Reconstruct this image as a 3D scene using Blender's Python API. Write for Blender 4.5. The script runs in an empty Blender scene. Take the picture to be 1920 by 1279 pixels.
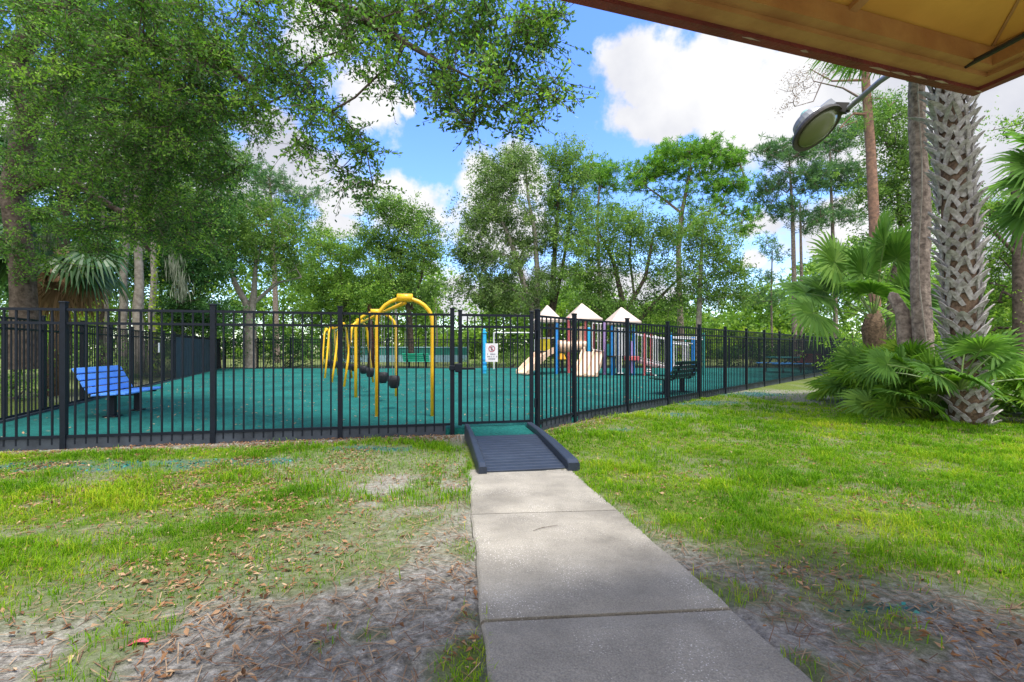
import bpy, math, random
import numpy as np
from mathutils import Vector, Matrix

random.seed(7)
RNG = np.random.default_rng(11)
S = bpy.context.scene
COL = S.collection
F = 870.0                      # focal length in pixels of the 1920 px wide photograph
CX, HY, EYE = 960.0, 652.0, 1.3

# ------------------------------------------------------------------ camera, sky, sun, exposure
cam_d = bpy.data.cameras.new('camera')
cam_d.sensor_width = 36.0
cam_d.lens = 36.0 * F / 1920.0
cam_d.shift_y = 12.5 / 1920.0
cam_d.clip_start = 0.05
cam_d.clip_end = 2000
cam = bpy.data.objects.new('camera', cam_d)
cam.location = (0, 0, EYE)
cam.rotation_euler = (math.radians(90), 0, 0)
COL.objects.link(cam)
S.camera = cam

SUN_DIR = Vector((0.18, -0.20, 1.0)).normalized()
SUN_EL = math.asin(SUN_DIR.z)
SUN_AZ = math.atan2(SUN_DIR.x, SUN_DIR.y)
SKY_STRENGTH = 0.15
SUN_STRENGTH = 2.1
EXPOSURE = 1.58

S.view_settings.view_transform = 'Standard'
S.view_settings.look = 'None'
S.view_settings.exposure = EXPOSURE
S.view_settings.gamma = 1.0
S.render.engine = 'CYCLES'
S.cycles.max_bounces = 6
S.cycles.diffuse_bounces = 4
S.cycles.glossy_bounces = 2
S.cycles.transmission_bounces = 4
S.cycles.transparent_max_bounces = 4
S.cycles.use_denoising = True
S.cycles.denoiser = 'OPENIMAGEDENOISE'


def ray(px, py):
    return Vector(((px - CX) / F, 1.0, (HY - py) / F)).normalized()


def P(px, py, Y):
    return Vector(((px - CX) / F * Y, Y, EYE + (HY - py) / F * Y))


def build_world():
    w = bpy.data.worlds.new('World')
    S.world = w
    w.use_nodes = True
    nt = w.node_tree
    N, L = nt.nodes, nt.links
    N.clear()
    out = N.new('ShaderNodeOutputWorld')
    bg = N.new('ShaderNodeBackground')
    bg.inputs['Strength'].default_value = SKY_STRENGTH
    L.new(bg.outputs[0], out.inputs[0])
    sky = N.new('ShaderNodeTexSky')
    sky.sky_type = 'NISHITA'
    sky.sun_disc = False
    sky.sun_elevation = SUN_EL
    sky.sun_rotation = SUN_AZ
    sky.ozone_density = 3.0
    sky.air_density = 1.0
    sky.dust_density = 0.6
    tc = N.new('ShaderNodeTexCoord')

    def math_(op, a, b=None, clamp=False):
        n = N.new('ShaderNodeMath')
        n.operation = op
        n.use_clamp = clamp
        for i, v in enumerate((a, b)):
            if v is None:
                continue
            if isinstance(v, (int, float)):
                n.inputs[i].default_value = v
            else:
                L.new(v, n.inputs[i])
        return n.outputs[0]

    def vmath(op, a, b=None, scale=None):
        n = N.new('ShaderNodeVectorMath')
        n.operation = op
        for i, v in enumerate((a, b)):
            if v is None:
                continue
            if isinstance(v, (tuple, list, Vector)):
                n.inputs[i].default_value = v
            else:
                L.new(v, n.inputs[i])
        if scale is not None:
            n.inputs['Scale'].default_value = scale
        return n.outputs[1] if op in ('LENGTH', 'DOT_PRODUCT') else n.outputs[0]

    def noise(vec, scale, detail, rough):
        n = N.new('ShaderNodeTexNoise')
        n.inputs['Scale'].default_value = scale
        n.inputs['Detail'].default_value = detail
        n.inputs['Roughness'].default_value = rough
        L.new(vec, n.inputs['Vector'])
        return n
    d = tc.outputs['Generated']
    nw = noise(d, 5.0, 5.0, 0.55)
    wv = vmath('SCALE', vmath('SUBTRACT', nw.outputs['Color'], (0.5, 0.5, 0.5)), scale=0.12)
    dw = vmath('ADD', d, wv)
    blobs = [(1330, 150, 190, 105), (1460, 225, 210, 95), (1190, 130, 75, 65), (1240, 230, 110, 50), (1700, 150, 330, 190), (1900, 300, 250, 170),
             (775, 385, 95, 62), (905, 330, 62, 52), (985, 320, 66, 62), (940, 430, 120, 80), (545, 320, 125, 58), (640, 375, 80, 40),
             (690, 195, 60, 62), (610, 70, 75, 80), (756, 196, 20, 24), (850, 560, 130, 55), (1440, 415, 65, 32), (1580, 420, 150, 90),
             (1418, 472, 20, 20), (1750, 500, 260, 130), (500, 245, 60, 28), (625, 425, 60, 32), (1100, 560, 220, 70), (330, 330, 190, 130), (120, 250, 170, 140)]
    best = None
    for (x, y, rx, ry) in blobs:
        c = ray(x, y)
        cs = Vector(((x - CX) / F, 1.0, (HY - y) / F)).length
        k = 1.0 / (F * cs)
        sub = vmath('SUBTRACT', dw, tuple(c))
        div = vmath('DIVIDE', sub, (rx * k, rx * k, ry * k))
        m = math_('SUBTRACT', 1.0, vmath('LENGTH', div))
        best = m if best is None else math_('MAXIMUM', best, m)
    fine = noise(d, 16.0, 8.0, 0.6)
    dens = math_('ADD', best, math_('MULTIPLY', math_('SUBTRACT', fine.outputs['Fac'], 0.5), 1.5))
    # the clouds of the rest of the sky (behind the photographer and overhead)
    sep = N.new('ShaderNodeSeparateXYZ')
    L.new(d, sep.inputs[0])
    big = noise(d, 2.6, 8.0, 0.55)
    back = math_('MULTIPLY', math_('SUBTRACT', big.outputs['Fac'], 0.36), 4.0)
    back = math_('SUBTRACT', back, math_('MULTIPLY', math_('SUBTRACT', sep.outputs['Y'], 0.12), 3.0))
    dens = math_('MAXIMUM', dens, back)
    mr = N.new('ShaderNodeMapRange')
    mr.interpolation_type = 'SMOOTHSTEP'
    mr.inputs['From Min'].default_value = -0.06
    mr.inputs['From Max'].default_value = 0.38
    L.new(dens, mr.inputs['Value'])
    # cloud brightness: white tops, faint lavender grey bodies
    cn = noise(d, 4.0, 6.0, 0.5)
    cr = N.new('ShaderNodeValToRGB')
    cr.color_ramp.elements[0].position = 0.36
    cr.color_ramp.elements[0].color = (0.66, 0.68, 0.76, 1)
    cr.color_ramp.elements[1].position = 0.58
    cr.color_ramp.elements[1].color = (1.0, 1.0, 1.0, 1)
    L.new(cn.outputs['Fac'], cr.inputs[0])
    cs = N.new('ShaderNodeMixRGB')
    cs.blend_type = 'MULTIPLY'
    cs.inputs[0].default_value = 1.0
    L.new(cr.outputs[0], cs.inputs[1])
    v = 0.34 / SKY_STRENGTH
    cs.inputs[2].default_value = (v, v, v * 1.02, 1)
    # a little more blue and light, as the photograph is exposed
    hs = N.new('ShaderNodeHueSaturation')
    hs.inputs['Hue'].default_value = 0.515
    hs.inputs['Saturation'].default_value = 1.25
    hs.inputs['Value'].default_value = 0.95
    L.new(sky.outputs[0], hs.inputs['Color'])
    # unseen clouds overhead and behind the photographer, brightened to add fill light
    sb = N.new('ShaderNodeMapRange')
    sb.interpolation_type = 'SMOOTHSTEP'
    sb.inputs['From Min'].default_value = 0.45
    sb.inputs['From Max'].default_value = -0.25
    sb.inputs['To Min'].default_value = 1.0
    sb.inputs['To Max'].default_value = 2.3
    L.new(sep.outputs['Y'], sb.inputs['Value'])
    cb = vmath('SCALE', cs.outputs[0])
    L.new(sb.outputs[0], cb.node.inputs['Scale'])
    mx = N.new('ShaderNodeMixRGB')
    L.new(mr.outputs[0], mx.inputs[0])
    L.new(hs.outputs[0], mx.inputs[1])
    L.new(cb, mx.inputs[2])
    L.new(mx.outputs[0], bg.inputs['Color'])


build_world()
sun_d = bpy.data.lights.new('sun', 'SUN')
sun_d.energy = SUN_STRENGTH
sun_d.angle = math.radians(15)
sun_d.color = (1.0, 0.96, 0.90)
sun = bpy.data.objects.new('sun', sun_d)
sun.rotation_euler = (-SUN_DIR).to_track_quat('-Z', 'Y').to_euler()
sun.location = (0, 0, 30)
COL.objects.link(sun)


# ------------------------------------------------------------------ materials
def mat(name, color, rough=0.6, color2=None, scale=8.0, bump=0.0, bscale=60.0, spec=0.4, metal=0.0, detail=6.0, lo=0.35, hi=0.65):
    m = bpy.data.materials.new(name)
    m.use_nodes = True
    nt = m.node_tree
    N, L = nt.nodes, nt.links
    b = N['Principled BSDF']
    b.inputs['Roughness'].default_value = rough
    b.inputs['Metallic'].default_value = metal
    b.inputs['Specular IOR Level'].default_value = spec
    c = (*color, 1)
    b.inputs['Base Color'].default_value = c
    if color2 is None:
        color2 = tuple(x * 0.8 for x in color)
    tc = N.new('ShaderNodeTexCoord')
    n = N.new('ShaderNodeTexNoise')
    n.inputs['Scale'].default_value = scale
    n.inputs['Detail'].default_value = detail
    n.inputs['Roughness'].default_value = 0.6
    L.new(tc.outputs['Object'], n.inputs['Vector'])
    r = N.new('ShaderNodeValToRGB')
    r.color_ramp.elements[0].position = lo
    r.color_ramp.elements[0].color = (*color2, 1)
    r.color_ramp.elements[1].position = hi
    r.color_ramp.elements[1].color = c
    L.new(n.outputs['Fac'], r.inputs[0])
    L.new(r.outputs[0], b.inputs['Base Color'])
    if bump > 0:
        n2 = N.new('ShaderNodeTexNoise')
        n2.inputs['Scale'].default_value = bscale
        n2.inputs['Detail'].default_value = 4.0
        L.new(tc.outputs['Object'], n2.inputs['Vector'])
        bp = N.new('ShaderNodeBump')
        bp.inputs['Strength'].default_value = bump
        bp.inputs['Distance'].default_value = 0.02
        L.new(n2.outputs['Fac'], bp.inputs['Height'])
        L.new(bp.outputs[0], b.inputs['Normal'])
    return m


def leaf_mat(name, dark, mid, light, trans=0.35, rough=0.55, spec=0.15):
    """Leaves of slightly different greens: the per-leaf attribute 'tone' picks the hue."""
    m = bpy.data.materials.new(name)
    m.use_nodes = True
    nt = m.node_tree
    N, L = nt.nodes, nt.links
    b = N['Principled BSDF']
    b.inputs['Roughness'].default_value = rough
    b.inputs['Specular IOR Level'].default_value = spec
    a = N.new('ShaderNodeAttribute')
    a.attribute_name = 'tone'
    r = N.new('ShaderNodeValToRGB')
    e = r.color_ramp.elements
    e[0].position = 0.0
    e[0].color = (*dark, 1)
    e[1].position = 1.0
    e[1].color = (*light, 1)
    k = e.new(0.5)
    k.color = (*mid, 1)
    L.new(a.outputs['Fac'], r.inputs[0])
    L.new(r.outputs[0], b.inputs['Base Color'])
    t = N.new('ShaderNodeBsdfTranslucent')
    g = N.new('ShaderNodeMixRGB')
    g.blend_type = 'MULTIPLY'
    g.inputs[0].default_value = 1.0
    g.inputs[2].default_value = (1.15, 1.40, 0.65, 1)
    L.new(r.outputs[0], g.inputs[1])
    L.new(g.outputs[0], t.inputs['Color'])
    mx = N.new('ShaderNodeMixShader')
    mx.inputs[0].default_value = trans
    L.new(b.outputs[0], mx.inputs[1])
    L.new(t.outputs[0], mx.inputs[2])
    L.new(mx.outputs[0], N['Material Output'].inputs['Surface'])
    return m


M = {}
M['black'] = mat('black_powder_coat', (0.006, 0.010, 0.019), 0.5, (0.004, 0.007, 0.013), 20, spec=0.22)
M['navy_screen'] = mat('navy_screen', (0.012, 0.030, 0.055), 0.7, (0.008, 0.018, 0.032), 3)
M['yellow'] = mat('yellow_paint', (0.78, 0.46, 0.012), 0.35, (0.68, 0.38, 0.010), 5)
M['rubber'] = mat('black_rubber', (0.014, 0.014, 0.018), 0.6)
M['chain'] = mat('grey_chain', (0.30, 0.30, 0.30), 0.4, metal=0.8)
M['blue_bench'] = mat('blue_plastic', (0.10, 0.32, 0.88), 0.5, (0.080, 0.26, 0.80), 4)
M['green_bench'] = mat('dark_green_plastic', (0.010, 0.085, 0.055), 0.45, (0.008, 0.065, 0.042), 4)
M['mint_bench'] = mat('mint_green_plastic', (0.02, 0.42, 0.24), 0.45)
M['red_bench'] = mat('red_plastic', (0.42, 0.035, 0.06), 0.5)
M['beige'] = mat('beige_plastic', (0.72, 0.50, 0.36), 0.4, (0.66, 0.45, 0.32), 3)
M['roof_beige'] = mat('pale_roof_plastic', (0.52, 0.43, 0.38), 0.6, (0.44, 0.35, 0.30), 3)
M['pink'] = mat('coral_post_paint', (0.66, 0.14, 0.15), 0.4)
M['sky_blue'] = mat('blue_post_paint', (0.025, 0.27, 0.72), 0.4)
M['cyan'] = mat('cyan_post_paint', (0.025, 0.42, 0.72), 0.35, (0.02, 0.33, 0.62), 6)
M['teal'] = mat('teal_post_paint', (0.02, 0.24, 0.22), 0.4)
M['purple'] = mat('lilac_post_paint', (0.42, 0.28, 0.58), 0.4)
M['white'] = mat('white_rail_paint', (0.70, 0.68, 0.70), 0.45)
M['yellow_panel'] = mat('yellow_panel_plastic', (0.52, 0.42, 0.01), 0.5)
M['orange'] = mat('amber_plastic', (0.75, 0.36, 0.02), 0.4)
M['dark_deck'] = mat('dark_deck_coating', (0.035, 0.04, 0.045), 0.6)
M['grey_deck'] = mat('pinkish_grey_deck', (0.42, 0.30, 0.30), 0.6)
M['ramp'] = mat('blue_grey_plastic', (0.021, 0.030, 0.048), 0.5, (0.015, 0.022, 0.036), 6, bump=0.15, bscale=40)
M['sign'] = mat('white_sign', (0.78, 0.77, 0.82), 0.4)
M['sign_red'] = mat('faded_red_ink', (0.42, 0.10, 0.13), 0.6)
M['sign_ink'] = mat('faded_grey_ink', (0.16, 0.17, 0.22), 0.6)
M['galv'] = mat('galvanised_metal', (0.26, 0.27, 0.29), 0.42, (0.18, 0.19, 0.20), 12, metal=0.45)
M['lamp_dark'] = mat('dark_bronze_metal', (0.035, 0.030, 0.024), 0.5)
M['lamp_cap'] = mat('pale_green_cap', (0.22, 0.42, 0.40), 0.4)
M['fascia'] = mat('peeling_maroon_paint', (0.22, 0.042, 0.036), 0.55, (0.12, 0.028, 0.024), 5, bump=0.4, bscale=50)
M['trim'] = mat('brown_trim_paint', (0.50, 0.28, 0.095), 0.6, (0.38, 0.18, 0.060), 4, bump=0.25, bscale=30)
M['soffit'] = mat('ochre_plywood_paint', (0.82, 0.47, 0.085), 0.7, (0.70, 0.38, 0.065), 2.2, bump=0.1, bscale=20)
M['peel'] = mat('bare_pale_wood', (0.55, 0.46, 0.36), 0.8, (0.35, 0.25, 0.18), 20)
M['shingle'] = mat('brown_shingle', (0.11, 0.07, 0.05), 0.9, (0.06, 0.04, 0.03), 10)
M['bark_oak'] = mat('oak_bark', (0.135, 0.105, 0.085), 0.9, (0.050, 0.038, 0.030), 9, bump=0.9, bscale=26, spec=0.1)
M['bark_pale'] = mat('pale_bark', (0.36, 0.32, 0.28), 0.9, (0.20, 0.17, 0.14), 6, bump=0.7, bscale=14, spec=0.1)
M['bark_pine'] = mat('pine_bark', (0.33, 0.19, 0.13), 0.9, (0.16, 0.10, 0.08), 8, bump=0.9, bscale=18, spec=0.1)
M['bark_grey'] = mat('flaky_grey_pine_bark', (0.33, 0.265, 0.225), 0.9, (0.12, 0.092, 0.080), 11, bump=1.0, bscale=22, spec=0.1)
M['bark_red'] = mat('dark_red_bark', (0.13, 0.055, 0.040), 0.9, (0.045, 0.022, 0.018), 7, bump=0.9, bscale=16, spec=0.1)
M['boot'] = mat('grey_leaf_base', (0.43, 0.41, 0.40), 0.85, (0.21, 0.19, 0.175), 14, bump=0.6, bscale=50, spec=0.1)
M['fibre'] = mat('brown_palm_fibre', (0.22, 0.150, 0.100), 0.95, (0.085, 0.060, 0.043), 18, bump=1.0, bscale=60, spec=0.05)
M['moss'] = leaf_mat('spanish_moss', (0.10, 0.12, 0.085), (0.17, 0.19, 0.14), (0.24, 0.26, 0.20), 0.2, 0.9, 0.05)
M['leaf_near'] = leaf_mat('oak_leaf', (0.0344, 0.0846, 0.0191), (0.0988, 0.2158, 0.0387), (0.26, 0.4183, 0.0577), 0.38, 0.5, 0.22)
M['leaf_oak'] = leaf_mat('oak_leaf_far', (0.0492, 0.1037, 0.0274), (0.1292, 0.2299, 0.0518), (0.2635, 0.3891, 0.078), 0.35)
M['leaf_grey'] = leaf_mat('laurel_leaf', (0.0577, 0.104, 0.0397), (0.1388, 0.2173, 0.0705), (0.2459, 0.3396, 0.1004), 0.35)
M['leaf_mid'] = leaf_mat('mid_green_leaf', (0.0527, 0.1166, 0.0232), (0.1418, 0.2602, 0.0442), (0.2987, 0.4292, 0.062), 0.38)
M['leaf_lime'] = leaf_mat('yellow_green_leaf', (0.090, 0.170, 0.025), (0.190, 0.310, 0.030), (0.360, 0.430, 0.040), 0.42)
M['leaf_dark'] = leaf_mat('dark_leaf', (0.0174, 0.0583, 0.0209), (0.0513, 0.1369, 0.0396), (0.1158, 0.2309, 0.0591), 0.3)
M['needle'] = leaf_mat('pine_needle', (0.0585, 0.156, 0.024), (0.13, 0.288, 0.036), (0.247, 0.42, 0.06), 0.35)
M['needle_dark'] = leaf_mat('dark_pine_needle', (0.0486, 0.1063, 0.0552), (0.0912, 0.1812, 0.0828), (0.158, 0.2687, 0.1104), 0.35)
M['palm'] = leaf_mat('palm_blade', (0.0375, 0.0973, 0.0177), (0.103, 0.2171, 0.0374), (0.2168, 0.3581, 0.063), 0.35, 0.6, 0.12)
M['palm_dark'] = leaf_mat('dark_palm_blade', (0.0194, 0.0574, 0.0216), (0.0396, 0.1, 0.0324), (0.0792, 0.1566, 0.045), 0.30, 0.40, 0.4)  # darker blade green of the old palm
M['palmetto'] = leaf_mat('palmetto_blade', (0.0426, 0.1216, 0.0112), (0.1231, 0.2546, 0.0205), (0.2916, 0.3866, 0.0416), 0.35, 0.6, 0.10)
M['palm_dead'] = leaf_mat('dead_palm_blade', (0.11, 0.065, 0.035), (0.20, 0.125, 0.065), (0.31, 0.20, 0.10), 0.2, 0.8, 0.1)
M['petiole'] = mat('petiole', (0.14, 0.22, 0.05), 0.5, (0.10, 0.15, 0.04), 6)
M['twig'] = mat('dead_twig', (0.20, 0.15, 0.14), 0.9)
M['grass'] = leaf_mat('grass_blade', (0.0531, 0.1545, 0.0054), (0.1534, 0.2987, 0.0072), (0.3894, 0.412, 0.027), 0.40, 0.6, 0.10)
M['litter'] = leaf_mat('dry_leaf', (0.090, 0.048, 0.026), (0.260, 0.130, 0.062), (0.450, 0.320, 0.205), 0.1, 0.8, 0.1)
M['needles_dry'] = leaf_mat('dry_straw', (0.12, 0.07, 0.05), (0.22, 0.13, 0.08), (0.36, 0.26, 0.17), 0.1, 0.9, 0.1)
M['chips'] = leaf_mat('rubber_chip', (0.004, 0.075, 0.070), (0.010, 0.135, 0.125), (0.05, 0.24, 0.23), 0.0, 0.7, 0.2)
M['court_teal'] = mat('teal_windscreen', (0.03, 0.24, 0.20), 0.8, (0.02, 0.17, 0.14), 2)
M['court_blue'] = mat('pale_blue_banner', (0.30, 0.52, 0.62), 0.7)
M['border'] = mat('dark_blue_edging', (0.040, 0.052, 0.070), 0.6, (0.018, 0.024, 0.034), 5)
M['pink_scrap'] = mat('pink_petal', (0.62, 0.10, 0.13), 0.6)


# ------------------------------------------------------------------ mesh helpers
def link(name, me, m, parent=None, smooth=False):
    o = bpy.data.objects.new(name, me)
    if m is not None:
        me.materials.append(m)
    if smooth:
        me.polygons.foreach_set('use_smooth', [True] * len(me.polygons))
    COL.objects.link(o)
    if parent is not None:
        attach(o, parent)
    return o


def top_loc(o):
    v = Vector(o.location)
    return v


def attach(o, parent):
    """Parent, keeping the vertices where they were written (world coordinates)."""
    o.parent = parent
    p, off = parent, Vector((0, 0, 0))
    while p is not None:
        off += Vector(p.location)
        if p.parent is not None:
            off += p.matrix_parent_inverse.translation
        p = p.parent
    o.matrix_parent_inverse = Matrix.Translation(-off)


def tag(o, label=None, cat=None, group=None, kind=None):
    if label:
        o['label'] = label
    if cat:
        o['category'] = cat
    if group:
        o['group'] = group
    if kind:
        o['kind'] = kind
    return o


def root(name, loc, label, cat, group=None):
    o = bpy.data.objects.new(name, None)
    o.empty_display_size = 0.2
    o.location = loc
    COL.objects.link(o)
    return tag(o, label, cat, group)


def np_mesh(name, verts, faces, tone=None, extra=None):
    """verts (N,3); faces (M,k) all of one size."""
    verts = np.asarray(verts, dtype=np.float32)
    faces = np.asarray(faces, dtype=np.int32)
    me = bpy.data.meshes.new(name)
    me.vertices.add(len(verts))
    me.vertices.foreach_set('co', verts.ravel())
    k = faces.shape[1]
    me.loops.add(faces.size)
    me.loops.foreach_set('vertex_index', faces.ravel())
    me.polygons.add(len(faces))
    me.polygons.foreach_set('loop_start', np.arange(0, faces.size, k, dtype=np.int32))
    me.polygons.foreach_set('loop_total', np.full(len(faces), k, dtype=np.int32))
    if tone is not None:
        a = me.attributes.new('tone', 'FLOAT', 'FACE')
        a.data.foreach_set('value', np.asarray(tone, dtype=np.float32))
    if extra:
        for nm, arr in extra.items():
            a = me.attributes.new(nm, 'FLOAT', 'POINT')
            a.data.foreach_set('value', np.asarray(arr, dtype=np.float32))
    me.update(calc_edges=True)
    return me


class MB:
    def __init__(self):
        self.v, self.f = [], []

    def add(self, vs, fs):
        o = len(self.v)
        self.v += [tuple(x) for x in vs]
        self.f += [tuple(i + o for i in f) for f in fs]
        return self

    def box(self, c, s, rz=0.0, mtx=None, ch=0.0):
        """Box centred at c with size s; ch chamfers the four long vertical edges' top and bottom a little."""
        x, y, z = s[0] / 2, s[1] / 2, s[2] / 2
        if ch <= 0:
            vs = [(-x, -y, -z), (x, -y, -z), (x, y, -z), (-x, y, -z), (-x, -y, z), (x, -y, z), (x, y, z), (-x, y, z)]
            fs = [(0, 3, 2, 1), (4, 5, 6, 7), (0, 1, 5, 4), (1, 2, 6, 5), (2, 3, 7, 6), (3, 0, 4, 7)]
        else:
            vs, fs = [], []
            for (k, zz) in ((ch, -z), (0, -z + ch), (0, z - ch), (ch, z)):
                vs += [(-x + k, -y + k, zz), (x - k, -y + k, zz), (x - k, y - k, zz), (-x + k, y - k, zz)]
            fs = [(0, 3, 2, 1), (12, 13, 14, 15)]
            for r in range(3):
                for i in range(4):
                    j = (i + 1) % 4
                    fs.append((r * 4 + i, r * 4 + j, r * 4 + 4 + j, r * 4 + 4 + i))
        mt = Matrix.Translation(Vector(c)) @ (mtx.to_4x4() if mtx is not None else Matrix.Rotation(rz, 4, 'Z'))
        return self.add([mt @ Vector(v) for v in vs], fs)

    def tube(self, pts, r, n=8, cap=True):
        pts = [Vector(p) for p in pts]
        rs = r if isinstance(r, (list, tuple)) else [r] * len(pts)
        vs, fs = [], []
        up = None
        for i, p in enumerate(pts):
            d = (pts[min(i + 1, len(pts) - 1)] - pts[max(i - 1, 0)])
            d = d.normalized() if d.length > 1e-9 else Vector((0, 0, 1))
            if up is None:
                a = Vector((1, 0, 0)) if abs(d.x) < 0.9 else Vector((0, 1, 0))
                up = (a - d * a.dot(d)).normalized()
            else:
                up = (up - d * up.dot(d)).normalized()
            w = d.cross(up)
            for k in range(n):
                t = 2 * math.pi * k / n
                vs.append(p + (up * math.cos(t) + w * math.sin(t)) * rs[i])
        for i in range(len(pts) - 1):
            for k in range(n):
                k2 = (k + 1) % n
                fs.append((i * n + k, i * n + k2, (i + 1) * n + k2, (i + 1) * n + k))
        if cap:
            fs.append(tuple(reversed(range(n))))
            fs.append(tuple((len(pts) - 1) * n + k for k in range(n)))
        return self.add(vs, fs)

    def bar(self, a, b, w, h, up=(0, 0, 1)):
        a, b = Vector(a), Vector(b)
        d = (b - a)
        l = d.length
        d.normalize()
        u = Vector(up)
        u = (u - d * u.dot(d)).normalized()
        s = d.cross(u)
        m = Matrix((d, s, u)).transposed()
        return self.box((a + b) / 2, (l, w, h), mtx=m)

    def lathe(self, c, prof, n=20, mtx=None):
        vs, fs = [], []
        for (r, z) in prof:
            for k in range(n):
                t = 2 * math.pi * k / n
                v = Vector((r * math.cos(t), r * math.sin(t), z))
                if mtx is not None:
                    v = mtx @ v
                vs.append(Vector(c) + v)
        for i in range(len(prof) - 1):
            for k in range(n):
                k2 = (k + 1) % n
                fs.append((i * n + k, i * n + k2, (i + 1) * n + k2, (i + 1) * n + k))
        fs.append(tuple(reversed(range(n))))
        fs.append(tuple((len(prof) - 1) * n + k for k in range(n)))
        return self.add(vs, fs)

    def strip(self, rows):
        """Quad sheet through rows of points."""
        n = len(rows[0])
        vs = [v for r in rows for v in r]
        fs = []
        for i in range(len(rows) - 1):
            for k in range(n - 1):
                fs.append((i * n + k, i * n + k + 1, (i + 1) * n + k + 1, (i + 1) * n + k))
        return self.add(vs, fs)

    def build(self, name, m, parent=None, smooth=False, bevel=0.0, solid=0.0):
        me = bpy.data.meshes.new(name)
        me.from_pydata(self.v, [], self.f)
        me.update()
        o = link(name, me, m, parent, smooth)
        if solid:
            md = o.modifiers.new('solid', 'SOLIDIFY')
            md.thickness = solid
            md.offset = 0
        if bevel:
            md = o.modifiers.new('bevel', 'BEVEL')
            md.width = bevel
            md.segments = 2
        return o


def unit(a):
    return a / np.maximum(np.linalg.norm(a, axis=-1, keepdims=True), 1e-9)


def leaf_quads(c, d, length, width, rng, fold=0.0):
    """Diamond leaves: centre c, axis d."""
    n = len(c)
    rnd = unit(rng.normal(size=(n, 3)))
    s = unit(np.cross(d, rnd))
    length = np.broadcast_to(np.asarray(length), (n,))[:, None]
    width = np.broadcast_to(np.asarray(width), (n,))[:, None]
    b = c - d * length * 0.5
    t = c + d * length * 0.5
    m = c + d * length * 0.05
    v = np.stack([b, m + s * width * 0.5, t, m - s * width * 0.5], axis=1).reshape(-1, 3)
    f = np.arange(n * 4).reshape(-1, 4)
    return v, f


def value_noise(x, y, scale, seed, octaves=4):
    r = np.random.default_rng(seed)
    T = r.random((256, 256))
    out = np.zeros_like(x, dtype=float)
    amp, tot = 1.0, 0.0
    for o in range(octaves):
        xs, ys = x * scale + 37.3 * o, y * scale + 11.7 * o
        xi, yi = np.floor(xs).astype(int), np.floor(ys).astype(int)
        fx, fy = xs - xi, ys - yi
        fx, fy = fx * fx * (3 - 2 * fx), fy * fy * (3 - 2 * fy)
        a = T[xi % 256, yi % 256]
        b = T[(xi + 1) % 256, yi % 256]
        c = T[xi % 256, (yi + 1) % 256]
        d = T[(xi + 1) % 256, (yi + 1) % 256]
        out += amp * (a * (1 - fx) * (1 - fy) + b * fx * (1 - fy) + c * (1 - fx) * fy + d * fx * fy)
        tot += amp
        amp *= 0.55
        scale *= 2.1
    return out / tot


def sstep(a, b, x):
    t = np.clip((x - a) / (b - a), 0, 1)
    return t * t * (3 - 2 * t)


# ------------------------------------------------------------------ layout of the fence lines
def front_pt(X):
    return Vector((X, 7.1 + 0.2 * X, 0))


def front_px(px):
    a = (px - CX) / F
    return front_pt(7.1 * a / (1 - 0.2 * a))


def right_pt(t):
    return Vector((1.08 + t, 8.04 + 1.016 * t, 0))


def left_pt(s):
    return Vector((-7.38 - 0.446 * s, 5.62 + s, 0))


BACK_A, BACK_B = left_pt(21.0), right_pt(19.5)
PLAY = [left_pt(0), front_pt(-0.891), front_pt(0.396), right_pt(0), BACK_B, BACK_A]
PLAY_Z = 0.10


def inside_play(x, y, grow=0.0):
    """Signed: positive inside (all edges of the convex outline, roughly)."""
    pts = PLAY
    n = len(pts)
    d = np.full_like(x, 1e9, dtype=float)
    for i in range(n):
        a, b = pts[i], pts[(i + 1) % n]
        ex, ey = b.x - a.x, b.y - a.y
        l = math.hypot(ex, ey)
        d = np.minimum(d, ((x - a.x) * (-ey) + (y - a.y) * ex) / l)
    return d + grow


def gz(x, y):
    """Height of the ground: it falls gently from the pavilion towards the fence."""
    return np.maximum(0.2 - 0.0414 * np.asarray(y, dtype=float), 0.0) * (np.asarray(y) > -50)


def walk_edges(y):
    return -0.468 + (4.85 - y) * 0.119, 0.641 + (4.85 - y) * 0.130


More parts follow.
